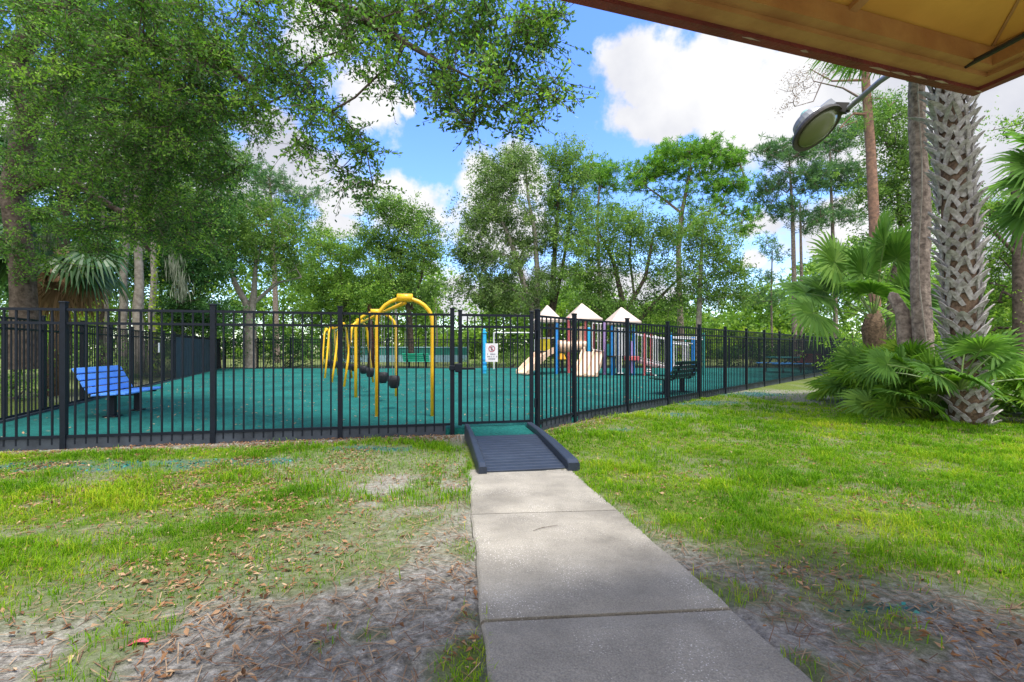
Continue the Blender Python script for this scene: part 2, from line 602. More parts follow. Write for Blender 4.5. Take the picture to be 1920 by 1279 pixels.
def masks(x, y):
    """Where grass grows, and where sand, litter and spilled rubber show."""
    n1 = value_noise(x, y, 0.9, 1)
    n2 = value_noise(x, y, 2.6, 2)
    n3 = value_noise(x, y, 0.45, 3)
    le, re = walk_edges(y)
    left = x < le
    g = np.full_like(x, 0.97, dtype=float)
    # left: bare under the trees near the photographer
    edge = 1.85 + 0.42 * np.clip(x + 3.2, -2, 2.6) + (n1 - 0.5) * 1.3
    gl = sstep(-0.35, 0.75, y - edge)
    gl *= 1 - 0.75 * sstep(0.50, 0.64, n2) * sstep(5.6, 2.8, y)
    gl *= 1 - 0.6 * sstep(0.57, 0.72, n1)
    # sandy patch and thin strip beside the path
    d = ((x + 0.95) / 0.62) ** 2 + ((y - 4.15) / 0.72) ** 2 + (n2 - 0.5) * 1.6
    sand = sstep(1.25, 0.45, d)
    strip = sstep(0.34, 0.10, le - x + (n2 - 0.5) * 0.3) * sstep(2.9, 3.4, y)
    gl *= (1 - 0.92 * sand) * (1 - 0.7 * strip)
    g2 = (x + 1.9) / 1.3
    gl *= 1 - 0.6 * sstep(1.0, 0.3, g2 * g2 + ((y - 5.2) / 1.1) ** 2 + (n1 - .5) * 1.2)
    # right: bare beside the near path, and in the near corner
    er = 3.20 - 0.80 * np.clip(x - 0.9, -1, 1.6) + (n1 - 0.5) * 0.9
    gr = sstep(-0.45, 0.55, y - er)
    gr *= 1 - 0.40 * sstep(0.54, 0.70, n2)
    gr *= 1 - 0.35 * sstep(0.60, 0.72, n1)
    gr *= 1 - 0.75 * sstep(0.25, 0.05, x - re + (n2 - .5) * .3) * sstep(4.6, 3.0, y)
    gr = np.maximum(gr, 0.42 * sstep(0.50, 0.58, n2))
    gl = np.maximum(gl, 0.85 * sstep(0.26, 0.08, le - x) * sstep(0.46, 0.54, n1) * sstep(3.0, 2.6, y))
    gl = np.maximum(gl, 0.48 * sstep(0.50, 0.58, n2))
    g = np.where(left, gl, gr)
    # dry litter and bare strip along the fences; nothing on the path or in the playground
    ins = inside_play(x, y)
    g *= sstep(0.05, 0.45, -ins + (n2 - 0.5) * 0.5)
    teal = np.zeros_like(g)
    for (cx, cy, rx, ry) in ((-4.9, 5.05, 1.9, 0.34), (-3.1, 5.25, 0.9, 0.22), (-6.6, 4.9, 1.2, .3), (1.75, 7.4, 0.28, 0.22), (3.1, 9.0, 0.75, 0.35), (4.7, 10.9, 1.0, 0.5), (6.6, 12.9, 1.3, 0.7), (1.65, 2.12, 0.26, 0.07), (-1.75, 5.95, .6, .2)):
        dd = ((x - cx) / rx) ** 2 + ((y - cy) / ry) ** 2 + (n2 - 0.5) * 2.2
        teal = np.maximum(teal, sstep(1.1, 0.25, dd))
    g *= 1 - 0.8 * teal
    sandr = sstep(0.2, 0.7, -(y - er) - 0.2 + (n3 - .5)) * (~left)
    sand = np.maximum(np.where(left, sand + 0.65 * strip + 0.75 * sstep(-0.3, 0.4, (edge - y) - 0.1) * sstep(0.40, 0.58, n2 * 0.6 + n1 * 0.4), 0.85 * sandr * sstep(0.36, 0.52, n2 * 0.5 + n3 * 0.5)), 0)
    shade = sstep(10.6, 11.6, 0.9 * x + 0.45 * y + (n1 - .5) * 1.2) * (y < 14) * (x > 4)   # litter under the palmettos
    g *= 1 - 0.85 * shade
    g = np.where((x > le + .03) & (x < re - .03) & (y < 4.95), 0, g)
    return np.clip(g, 0, 1), np.clip(sand, 0, 1), np.clip(teal, 0, 1)


# ------------------------------------------------------------------ ground
def ground_material():
    m = bpy.data.materials.new('lawn_soil')
    m.use_nodes = True
    nt = m.node_tree
    N, L = nt.nodes, nt.links
    b = N['Principled BSDF']
    b.inputs['Roughness'].default_value = 0.95
    b.inputs['Specular IOR Level'].default_value = 0.1
    tc = N.new('ShaderNodeTexCoord')

    def noise(scale, detail=6, rough=0.65):
        n = N.new('ShaderNodeTexNoise')
        n.inputs['Scale'].default_value = scale
        n.inputs['Detail'].default_value = detail
        n.inputs['Roughness'].default_value = rough
        L.new(tc.outputs['Object'], n.inputs['Vector'])
        return n.outputs['Fac']

    def ramp(fac, stops):
        r = N.new('ShaderNodeValToRGB')
        e = r.color_ramp.elements
        e[0].position, e[0].color = stops[0][0], (*stops[0][1], 1)
        e[1].position, e[1].color = stops[-1][0], (*stops[-1][1], 1)
        for p, c in stops[1:-1]:
            k = e.new(p)
            k.color = (*c, 1)
        L.new(fac, r.inputs[0])
        return r.outputs[0]

    def mix(f, a, c):
        x = N.new('ShaderNodeMixRGB')
        L.new(f, x.inputs[0])
        L.new(a, x.inputs[1])
        L.new(c, x.inputs[2])
        return x.outputs[0]

    def attr(n):
        a = N.new('ShaderNodeAttribute')
        a.attribute_name = n
        return a.outputs['Fac']
    soil = ramp(noise(22, 8, 0.75), [(0.30, (0.062, 0.056, 0.047)), (0.47, (0.185, 0.172, 0.150)), (0.66, (0.40, 0.38, 0.345))])
    sandc = ramp(noise(30, 8, 0.7), [(0.30, (0.11, 0.100, 0.088)), (0.50, (0.245, 0.232, 0.210)), (0.70, (0.46, 0.445, 0.415))])
    grass = ramp(noise(14, 8, 0.75), [(0.30, (0.030, 0.060, 0.006)), (0.50, (0.085, 0.130, 0.010)), (0.68, (0.165, 0.150, 0.035))])
    teal = ramp(noise(60, 6, 0.75), [(0.32, (0.030, 0.060, 0.065)), (0.52, (0.055, 0.125, 0.125)), (0.70, (0.16, 0.20, 0.20))])
    fine = ramp(noise(150, 5, 0.8), [(0.28, (0.55, 0.55, 0.56)), (0.5, (1.0, 1.0, 1.0)), (0.72, (1.55, 1.5, 1.45))])
    c = mix(attr('sand'), soil, sandc)
    fm = N.new('ShaderNodeMixRGB')
    fm.blend_type = 'MULTIPLY'
    fm.inputs[0].default_value = 1.0
    L.new(c, fm.inputs[1])
    L.new(fine, fm.inputs[2])
    c = fm.outputs[0]
    c = mix(attr('teal'), c, teal)
    c = mix(attr('grass'), c, grass)
    L.new(c, b.inputs['Base Color'])
    bp = N.new('ShaderNodeBump')
    bp.inputs['Strength'].default_value = 0.9
    bp.inputs['Distance'].default_value = 0.02
    L.new(noise(45, 6, 0.7), bp.inputs['Height'])
    L.new(bp.outputs[0], b.inputs['Normal'])
    return m


def build_ground():
    xs = np.concatenate([[-400, -250, -150, -90, -60, -40, -28, -20, -15, -12], np.arange(-10, 14.01, 0.07), [15, 17, 20, 25, 32, 42, 60, 90, 150, 250, 400]])
    ys = np.concatenate([[-200, -80, -30, -12, -6, -3, -1, 0, 0.6], np.arange(1.0, 14.0, 0.07), [14.5, 15, 16, 17, 18, 19, 20, 22, 25, 28, 32, 38, 46, 60, 90, 140, 250, 400, 700]])
    X, Y = np.meshgrid(xs, ys)
    g, s, t = masks(X, Y)
    Z = gz(X, Y)
    near = (X > -10) & (X < 14) & (Y > 1) & (Y < 14)
    le, re = walk_edges(Y)
    offp = (X < le - 0.02) | (X > re + 0.02) | (Y > 4.9)
    Z = Z + near * offp * ((value_noise(X, Y, 6.0, 21) - 0.5) * 0.035 + (value_noise(X, Y, 1.2, 22) - 0.5) * 0.04) * (inside_play(X, Y) < -0.1)
    # dig the ground out a little under the path slabs so that their edges show
    Z = Z - 0.03 * near * (~offp)
    Z = np.where(inside_play(X, Y) > 0.05, -0.05, Z)
    far = (Y > 30) | (X > 15) | (X < -12)
    g = np.where(far, 0.75, g)
    nx = len(xs)
    idx = np.arange(X.size).reshape(X.shape)
    f = np.stack([idx[:-1, :-1], idx[:-1, 1:], idx[1:, 1:], idx[1:, :-1]], -1).reshape(-1, 4)
    me = np_mesh('ground', np.stack([X, Y, Z], -1).reshape(-1, 3), f, None, {'grass': np.sqrt(np.clip(g.ravel(), 0, 1)) * 0.92, 'sand': s.ravel(), 'teal': t.ravel()})
    o = link('ground', me, ground_material(), smooth=True)
    tag(o, 'patchy lawn of grass, grey sand and leaf litter around the playground fence', None, None, 'structure')


build_ground()


def build_play_surface():
    m = bpy.data.materials.new('teal_rubber_mulch')
    m.use_nodes = True
    nt = m.node_tree
    N, L = nt.nodes, nt.links
    b = N['Principled BSDF']
    b.inputs['Roughness'].default_value = 0.85
    b.inputs['Specular IOR Level'].default_value = 0.2
    tc = N.new('ShaderNodeTexCoord')
    n1 = N.new('ShaderNodeTexNoise')
    n1.inputs['Scale'].default_value = 26
    n1.inputs['Detail'].default_value = 8
    n1.inputs['Roughness'].default_value = 0.8
    n2 = N.new('ShaderNodeTexNoise')
    n2.inputs['Scale'].default_value = 0.7
    n2.inputs['Detail'].default_value = 9
    n2.inputs['Roughness'].default_value = 0.72
    r = N.new('ShaderNodeValToRGB')
    e = r.color_ramp.elements
    e[0].position, e[0].color = 0.34, (0.001, 0.045, 0.042, 1)
    e[1].position, e[1].color = 0.72, (0.022, 0.195, 0.172, 1)
    k = e.new(0.5)
    k.color = (0.004, 0.108, 0.098, 1)
    r2 = N.new('ShaderNodeValToRGB')
    r2.color_ramp.elements[0].position, r2.color_ramp.elements[0].color = 0.36, (0.62, 0.66, 0.66, 1)
    r2.color_ramp.elements[1].position, r2.color_ramp.elements[1].color = 0.64, (1.6, 1.25, 1.2, 1)
    mx = N.new('ShaderNodeMixRGB')
    mx.blend_type = 'MULTIPLY'
    mx.inputs[0].default_value = 1
    for n in (n1, n2):
        L.new(tc.outputs['Object'], n.inputs['Vector'])
    L.new(n1.outputs['Fac'], r.inputs[0])
    L.new(n2.outputs['Fac'], r2.inputs[0])
    L.new(r.outputs[0], mx.inputs[1])
    L.new(r2.outputs[0], mx.inputs[2])
    L.new(mx.outputs[0], b.inputs['Base Color'])
    bp = N.new('ShaderNodeBump')
    bp.inputs['Strength'].default_value = 1.0
    bp.inputs['Distance'].default_value = 0.03
    L.new(n1.outputs['Fac'], bp.inputs['Height'])
    L.new(bp.outputs[0], b.inputs['Normal'])
    mb = MB()
    pts = [Vector((p.x, p.y, PLAY_Z)) for p in PLAY]
    n = len(pts)
    vs = pts + [Vector((p.x, p.y, -0.1)) for p in PLAY]
    fs = [tuple(range(n))] + [((i + 1) % n, i, i + n, (i + 1) % n + n) for i in range(n)]
    mb.add(vs, fs)
    # the little landing that carries the surface out through the gate to the ramp
    ax = Vector((-0.177, 0.984, 0))
    c0, sd = Vector((-0.25, 7.05, 0)), Vector((0.984, 0.177, 0))
    a, bb = c0 - sd * 0.44, c0 + sd * 0.44
    q = [a - ax * 0.76, bb - ax * 0.76, bb + ax * 0.05, a + ax * 0.05]
    mb.add([Vector((p.x, p.y, PLAY_Z + 0.012)) for p in q] + [Vector((p.x, p.y, -0.1)) for p in q], [(0, 1, 2, 3), (1, 0, 4, 5), (2, 1, 5, 6), (0, 3, 7, 4)])
    o = mb.build('playground_surface', m)
    tag(o, 'teal green rubber mulch surface inside the playground fence', None, None, 'structure')
    # edging board round the surface
    eb = MB()
    edges = [(PLAY[0], PLAY[1]), (PLAY[2], PLAY[3]), (PLAY[3], PLAY[4]), (PLAY[4], PLAY[5]), (PLAY[5], PLAY[0])]
    for i, (a, bb) in enumerate(edges):
        d = (bb - a).normalized()
        nrm = Vector((-d.y, d.x, 0)) * 0.025
        eb.bar(a + nrm + d * 0.1 + Vector((0, 0, 0.065)), bb + nrm - d * 0.1 + Vector((0, 0, 0.065)), 0.06, 0.15)
    o = eb.build('playground_kerb', M['border'])
    tag(o, 'low grey edging board around the teal surface', None, None, 'structure')


build_play_surface()


def concrete_material():
    m = mat('concrete_path', (0.325, 0.300, 0.252), 0.85, (0.175, 0.161, 0.136), 2.2, bump=0.35, bscale=70, spec=0.2, lo=0.3, hi=0.7)
    nt = m.node_tree
    N, L = nt.nodes, nt.links
    b = N['Principled BSDF']
    old = b.inputs['Base Color'].links[0].from_socket
    tc = N.new('ShaderNodeTexCoord')
    v = N.new('ShaderNodeTexVoronoi')
    v.inputs['Scale'].default_value = 70
    L.new(tc.outputs['Object'], v.inputs['Vector'])
    n = N.new('ShaderNodeTexNoise')
    n.inputs['Scale'].default_value = 2.3
    n.inputs['Detail'].default_value = 5
    L.new(tc.outputs['Object'], n.inputs['Vector'])
    lt = N.new('ShaderNodeMath')
    lt.operation = 'LESS_THAN'
    lt.inputs[1].default_value = 0.21
    L.new(v.outputs['Distance'], lt.inputs[0])
    gt = N.new('ShaderNodeMapRange')
    gt.inputs['From Min'].default_value = 0.46
    gt.inputs['From Max'].default_value = 0.62
    L.new(n.outputs['Fac'], gt.inputs['Value'])
    mu = N.new('ShaderNodeMath')
    mu.operation = 'MULTIPLY'
    L.new(lt.outputs[0], mu.inputs[0])
    L.new(gt.outputs[0], mu.inputs[1])
    mx = N.new('ShaderNodeMixRGB')
    L.new(mu.outputs[0], mx.inputs[0])
    L.new(old, mx.inputs[1])
    mx.inputs[2].default_value = (0.55, 0.52, 0.48, 1)
    n3 = N.new('ShaderNodeTexNoise')
    n3.inputs['Scale'].default_value = 160
    n3.inputs['Detail'].default_value = 3
    L.new(tc.outputs['Object'], n3.inputs['Vector'])
    r3 = N.new('ShaderNodeValToRGB')
    r3.color_ramp.elements[0].position, r3.color_ramp.elements[0].color = 0.3, (0.72, 0.72, 0.72, 1)
    r3.color_ramp.elements[1].position, r3.color_ramp.elements[1].color = 0.7, (1.22, 1.22, 1.22, 1)
    L.new(n3.outputs['Fac'], r3.inputs[0])
    m3 = N.new('ShaderNodeMixRGB')
    m3.blend_type = 'MULTIPLY'
    m3.inputs[0].default_value = 1
    L.new(mx.outputs[0], m3.inputs[1])
    L.new(r3.outputs[0], m3.inputs[2])
    L.new(m3.outputs[0], b.inputs['Base Color'])
    return m


def build_path():
    mb = MB()
    # joints, given at the left edge; slabs run square to the path
    ys = [-2.35, -0.9, 0.555, 2.006, 3.455, 4.85]
    gap = 0.020
    for i in range(len(ys) - 1):
        y0, y1 = ys[i] + gap / 2, ys[i + 1] - gap / 2
        rows = []
        nseg = 14
        for k in range(nseg + 1):
            t = k / nseg
            y = y0 + (y1 - y0) * t
            l, _ = walk_edges(y)
            yr = y + 0.1
            _, r = walk_edges(yr)
            wob = lambda q: 0.006 * math.sin(q * 5.1) + 0.004 * math.sin(q * 13.7 + 1)
            l += wob(y)
            r += wob(y + 3)
            z0, z1 = 0.2 - 0.0414 * y, 0.2 - 0.0414 * yr
            up = 0.012 if (i % 2) else 0.009
            e = 0.008 if k in (0, nseg) else 0.0
            rows.append([(l, y, z0 - 0.12), (l, y, z0 + up - 0.012 - e), (l + 0.014, y, z0 + up - e), (r - 0.014, yr, z1 + up - e), (r, yr, z1 + up - 0.012 - e), (r, yr, z1 - 0.12)])
        mb.strip(rows)
        f = rows[0]
        mb.add(f, [(0, 1, 2, 3, 4, 5)])
        f = rows[-1]
        mb.add(f, [(5, 4, 3, 2, 1, 0)])
    o = mb.build('path', concrete_material())
    tag(o, 'worn concrete path of square slabs leading to the ramp', None, None, 'structure')


build_path()


# ------------------------------------------------------------------ fences
FENCE_H = 1.83
PICKET_ME = None


def picket_mesh(h):
    mb = MB()
    mb.box((0, 0, h / 2), (0.0195, 0.0195, h))
    me = bpy.data.meshes.new('picket')
    me.from_pydata(mb.v, [], mb.f)
    me.materials.append(M['black'])
    return me


def post_mesh(h, w=0.062):
    mb = MB()
    mb.box((0, 0, h / 2), (w, w, h))
    mb.box((0, 0, h + 0.012), (w + 0.014, w + 0.014, 0.024), ch=0.006)
    me = bpy.data.meshes.new('post')
    me.from_pydata(mb.v, [], mb.f)
    me.materials.append(M['black'])
    return me


PICKET = picket_mesh(1.72)
POST = post_mesh(1.87)


def fence_run(fence, pts, spacing=0.128, budget=100, base=0.0, skip=()):
    """Posts at pts; between each pair three rails and square pickets."""
    pk_left = budget
    stuff = MB()
    for i, p in enumerate(pts):
        d = (pts[min(i + 1, len(pts) - 1)] - pts[max(i - 1, 0)]).normalized()
        o = bpy.data.objects.new('post', POST)
        COL.objects.link(o)
        o.location = (p.x, p.y, base)
        o.rotation_euler.z = math.atan2(d.y, d.x)
        attach(o, fence)
    for i in range(len(pts) - 1):
        if i in skip:
            continue
        a, b = pts[i], pts[i + 1]
        d = (b - a)
        l = d.length
        d.normalize()
        for (z, h) in ((1.79, 0.034), (1.615, 0.034), (0.16, 0.034)):
            mb = MB()
            mb.bar(a + d * 0.033 + Vector((0, 0, base + z)), b - d * 0.033 + Vector((0, 0, base + z)), 0.028, h)
            mb.build('rail', M['black'], fence)
        n = max(2, round(l / spacing))
        for k in range(1, n):
            q = a + d * (l * k / n)
            if pk_left > 0:
                pk_left -= 1
                o = bpy.data.objects.new('picket', PICKET)
                COL.objects.link(o)
                o.location = (q.x, q.y, base + 0.06)
                o.rotation_euler.z = math.atan2(d.y, d.x)
                attach(o, fence)
            else:
                stuff.box((q.x, q.y, base + 0.06 + 0.86), (0.0195, 0.0195, 1.72), rz=math.atan2(d.y, d.x))
    if stuff.v:
        tag(stuff.build('picket_row', M['black'], fence), kind='stuff')


def build_fences():
    fr = root('picket_fence', front_pt(-4), 'black metal picket fence facing the path, left of the gate, blue bench behind it', 'fence')
    pts = [left_pt(0)] + [front_px(x) for x in (120, 400, 638, 848)]
    fence_run(fr, pts)
    rf = root('picket_fence', right_pt(3), 'black metal picket fence running from the gate hinge back towards the palmettos', 'fence')
    pts = [front_pt(0.396), right_pt(0)] + [right_pt(1.225 * k) for k in range(1, 16)]
    fence_run(rf, pts)
    lf = root('picket_fence', left_pt(3), 'black side fence with solid navy panels at its far end, behind the blue bench', 'fence')
    svals = [0.08, 1.5, 3.0, 4.55, 6.03, 7.47, 9.0, 10.4, 11.7, 13.3, 14.9, 16.5, 18.1, 19.6, 21.0]
    lp = [left_pt(s) for s in svals]
    fence_run(lf, lp, budget=90)
    for i in range(8, 13):
        a, b = lp[i], lp[i + 1]
        d = (b - a).normalized()
        nrm = Vector((d.y, -d.x, 0)) * 0.03
        mb = MB()
        a2, b2 = a + d * 0.03 + nrm, b - d * 0.03 + nrm
        # slightly billowing sheet
        rows = []
        for k in range(9):
            q = a2.lerp(b2, k / 8)
            w = 0.015 * math.sin(k * 2.3 + i)
            rows.append([(q.x + w, q.y - w * .3, z) for z in (0.15, 0.6, 1.1, 1.7)])
        mb.strip(rows)
        mb.build('privacy_panel', M['navy_screen'], lf, solid=0.006)
    bf = root('picket_fence', BACK_A.lerp(BACK_B, 0.5), 'distant black picket fence along the far edge of the teal surface', 'fence')
    n = 20
    fence_run(bf, [BACK_A.lerp(BACK_B, 0.004 + 0.992 * k / n) + Vector((0, 0.25, 0)) for k in range(n + 1)], budget=0, spacing=0.14)
    # small white notice on the side fence
    s = root('notice_plate', left_pt(9.72) + Vector((0.04, 0, 1.35)), 'small blank white plate high on the side fence beside the navy panels', 'sign')
    mb = MB()
    q = left_pt(9.72)
    mb.box((q.x + 0.045, q.y, 1.30), (0.012, 0.16, 0.32), rz=0.42)
    mb.build('plate', M['sign'], s)


def build_gate():
    a, b = front_px(859), front_px(1000)
    d = (b - a).normalized()
    nrm = Vector((d.y, -d.x, 0))
    g = root('gate', (a + b) / 2, 'narrow black picket gate with a latch, at the top of the ramp', 'gate')
    ang = math.atan2(d.y, d.x)
    for p in (a + d * 0.03, b - d * 0.03):
        mb = MB()
        mb.box((p.x, p.y, 0.14 + 0.85), (0.055, 0.055, 1.70), rz=ang)
        mb.box((p.x, p.y, 1.855), (0.068, 0.068, 0.022), rz=ang, ch=0.005)
        mb.build('stile', M['black'], g)
    for z in (1.79, 1.615, 0.17):
        mb = MB()
        mb.bar(a + d * 0.058 + Vector((0, 0, z)), b - d * 0.058 + Vector((0, 0, z)), 0.03, 0.036)
        mb.build('rail', M['black'], g)
    l = (b - a).length
    n = 10
    pm = picket_mesh(1.63)
    for k in range(1, n):
        q = a + d * (0.03 + (l - 0.06) * k / n)
        o = bpy.data.objects.new('picket', pm)
        COL.objects.link(o)
        o.location = (q.x, q.y, 0.16)
        o.rotation_euler.z = ang
        attach(o, g)
    mb = MB()
    q = a + d * 0.0 + nrm * 0.05
    mb.box((q.x, q.y, 1.0), (0.10, 0.06, 0.13), rz=ang, ch=0.01)
    mb.box((q.x - 0.09, q.y - 0.01, 1.0), (0.09, 0.05, 0.07), rz=ang, ch=0.008)
    lt = mb.build('latch', M['black'], g)
    mb = MB()
    p0 = Vector((q.x, q.y, 0.985)) + d * 0.05
    mb.bar(p0, p0 + d * 0.20, 0.02, 0.028)
    mb.build('handle', M['black'], lt)
    for z in (0.45, 1.5):
        mb = MB()
        h = b + d * 0.02 + nrm * 0.035
        mb.tube([(h.x, h.y, z - 0.07), (h.x, h.y, z + 0.07)], 0.016, 8)
        mb.build('hinge', M['black'], g)
    # the notice wired to the gate
    px0, px1 = front_px(910), front_px(933)
    c = (px0 + px1) / 2 + nrm * 0.025
    w = (px1 - px0).length
    zt, zb = EYE + (HY - 644) / F * c.y, EYE - (678.5 - HY) / F * c.y
    s = root('warning_sign', (c.x, c.y, zb), 'white notice with a red prohibition ring and faded lettering, wired to the gate', 'sign')
    mb = MB()
    mb.box((c.x, c.y, (zt + zb) / 2), (w, 0.006, zt - zb), rz=ang)
    bd = mb.build('board', M['sign'], s)
    fr = c + nrm * 0.0045
    R = Matrix.Rotation(ang, 3, 'Z')

    def on(u, z):
        v = R @ Vector((u, 0, 0))
        return Vector((fr.x + v.x, fr.y + v.y, z))
    zc = zt - (zt - zb) * 0.29
    rad = w * 0.27
    ring = MB()
    rows = []
    for k in range(29):
        t = 2 * math.pi * k / 28
        rows.append([on(math.cos(t) * rad, zc + math.sin(t) * rad), on(math.cos(t) * rad * 0.78, zc + math.sin(t) * rad * 0.78)])
    ring.strip(rows)
    k = rad * 0.62
    e = rad * 0.09
    ring.add([on(-k - e, zc + k - e), on(-k + e, zc + k + e), on(k + e, zc - k + e), on(k - e, zc - k - e)], [(0, 1, 2, 3)])
    ring.build('prohibition_ring', M['sign_red'], s, solid=0.002)
    ink = MB()
    fr = c + nrm * 0.0038
    for (u, dz, a1, b1) in ((0, 0.42, 0.14, 0.16), (0, 0.0, 0.22, 0.44), (-0.16, -0.42, 0.09, 0.3), (0.16, -0.42, 0.09, 0.3)):
        x0, z0 = u * rad, zc + dz * rad
        ink.add([on(x0 - a1 * rad, z0 - b1 * rad), on(x0 + a1 * rad, z0 - b1 * rad), on(x0 + a1 * rad, z0 + b1 * rad), on(x0 - a1 * rad, z0 + b1 * rad)], [(0, 1, 2, 3)])
    ink.build('pictogram', M['sign_ink'], s, solid=0.001)
    lt = MB()
    rs = random.Random(5)
    for row, (z, x0, x1) in enumerate(((0.585, -0.36, 0.36), (0.715, -0.36, 0.38), (0.845, -0.26, 0.24))):
        x = x0
        zz = zt - (zt - zb) * z
        while x < x1:
            lw = rs.uniform(0.035, 0.06)
            if rs.random() < 0.82:
                h = w * 0.055
                lt.add([on(x * w, zz - h), on((x + lw) * w, zz - h), on((x + lw) * w, zz + h), on(x * w, zz + h)], [(0, 1, 2, 3)])
            x += lw + 0.025
    lt.build('lettering', M['sign_ink'], s, solid=0.001)


build_fences()
build_gate()


# ------------------------------------------------------------------ ramp
def build_ramp():
    r = root('entry_ramp', (0.14, 4.88, 0), 'dark blue grey plastic ramp with raised sides between the concrete path and the gate', 'ramp')
    ax = Vector((-0.177, 0.984, 0))
    sd = Vector((0.984, 0.177, 0))
    c0 = Vector((0.155, 4.88, 0))

    def pt(u, s, z):
        p = c0 + ax * s + sd * u
        return Vector((p.x, p.y, z))
    L_ = 1.43
    hw = 0.43
    mb = MB()
    rows = []
    n = 14
    for k in range(n):
        for (fr, dz) in ((0.0, -0.003), (0.14, 0.002), (0.80, 0.002), (0.94, -0.003)):
            t = (k + fr) / n
            z = 0.022 + 0.098 * t + dz
            rows.append([pt(-hw, L_ * t, z), pt(hw, L_ * t, z)])
    mb.strip(rows)
    mb.add([rows[0][0], rows[0][1], pt(hw, 0, -0.03), pt(-hw, 0, -0.03)], [(0, 3, 2, 1)])
    mb.build('deck', M['ramp'], r)
    for sgn, w0, w1 in ((-1, 0.085, 0.07), (1, 0.13, 0.085)):
        mb = MB()
        rows = []
        for (s, zt, w) in ((-0.07, 0.085, w0), (0.0, 0.112, w0), (0.8, 0.165, w0 * .6 + w1 * .4), (L_, 0.19, w1), (2.02, 0.185, w1)):
            u0, u1 = sgn * hw, sgn * (hw + w)
            rows.append([pt(u0, s, -0.02), pt(u0, s, zt - 0.012), pt(u0 + sgn * .012, s, zt), pt(u1 - sgn * .012, s, zt), pt(u1, s, zt - 0.012), pt(u1, s, -0.02)])
        mb.strip(rows)
        mb.add(rows[0], [tuple(range(6))])
        mb.add(rows[-1], [tuple(reversed(range(6)))])
        mb.build('side_rail', M['ramp'], r, bevel=0.004)


build_ramp()


# ------------------------------------------------------------------ benches
def bench(loc, rz, m, label, length=1.75, leg_m=None):
    """Contoured slat bench facing local -Y."""
    b = root('park_bench', (0, 0, 0), label, 'bench', None)
    leg_m = leg_m or M['black']
    h = length / 2
    # seat: four slats, back: five slats on a reclined curve
    for k in range(4):
        mb = MB()
        mb.box((0, -0.02 - 0.125 * k, 0.40 + (0.012 if k == 3 else 0.004 * k)), (length, 0.112, 0.035), mtx=Matrix.Rotation(math.radians(-3 + (8 if k == 3 else 0)), 3, 'X'), ch=0.008)
        mb.build('seat_slat', m, b)
    for k in range(4):
        t = k / 3.0
        mb = MB()
        mb.box((0, 0.095 + 0.17 * t, 0.475 + 0.335 * t), (length, 0.030, 0.104), mtx=Matrix.Rotation(math.radians(-24 - 4 * t), 3, 'X'), ch=0.008)
        mb.build('back_slat', m, b)
    for sx in (-1, 1):
        x = sx * (h - 0.28)
        mb = MB()
        mb.box((x, -0.14, 0.19), (0.09, 0.09, 0.38), ch=0.01)
        mb.box((x, -0.14, 0.012), (0.20, 0.20, 0.02), ch=0.004)
        mb.bar((x, -0.44, 0.372), (x, 0.06, 0.372), 0.05, 0.03)
        mb.bar((x, 0.05, 0.37), (x, 0.315, 0.86), 0.05, 0.03, up=(0, 1, 0))
        mb.build('leg', leg_m, b)
    b.location = loc
    b.rotation_euler.z = rz
    return b


def face(dx, dy):
    """Rotation that turns local -Y to (dx, dy)."""
    return math.atan2(dy, dx) + math.pi / 2


bench((-7.2, 8.45, PLAY_Z), face(0.965, 0.26), M['blue_bench'], 'bright blue slatted bench facing into the playground from the side fence', 1.4)
bench((4.42, 12.25, PLAY_Z), face(-0.71, 0.70), M['green_bench'], 'dark green slatted bench with its back to the fence near the play structure', 1.55)
bench((P(776, 690, 26.2).x, 27.0, PLAY_Z), face(0.15, 1.0), M['mint_bench'], 'mint green bench by the far fence beyond the swings', 1.6)
bench((P(1512, 690, 26.0).x, 25.6, PLAY_Z), face(-0.2, 1.0), M['red_bench'], 'red bench behind the picnic table near the palmettos', 1.6)


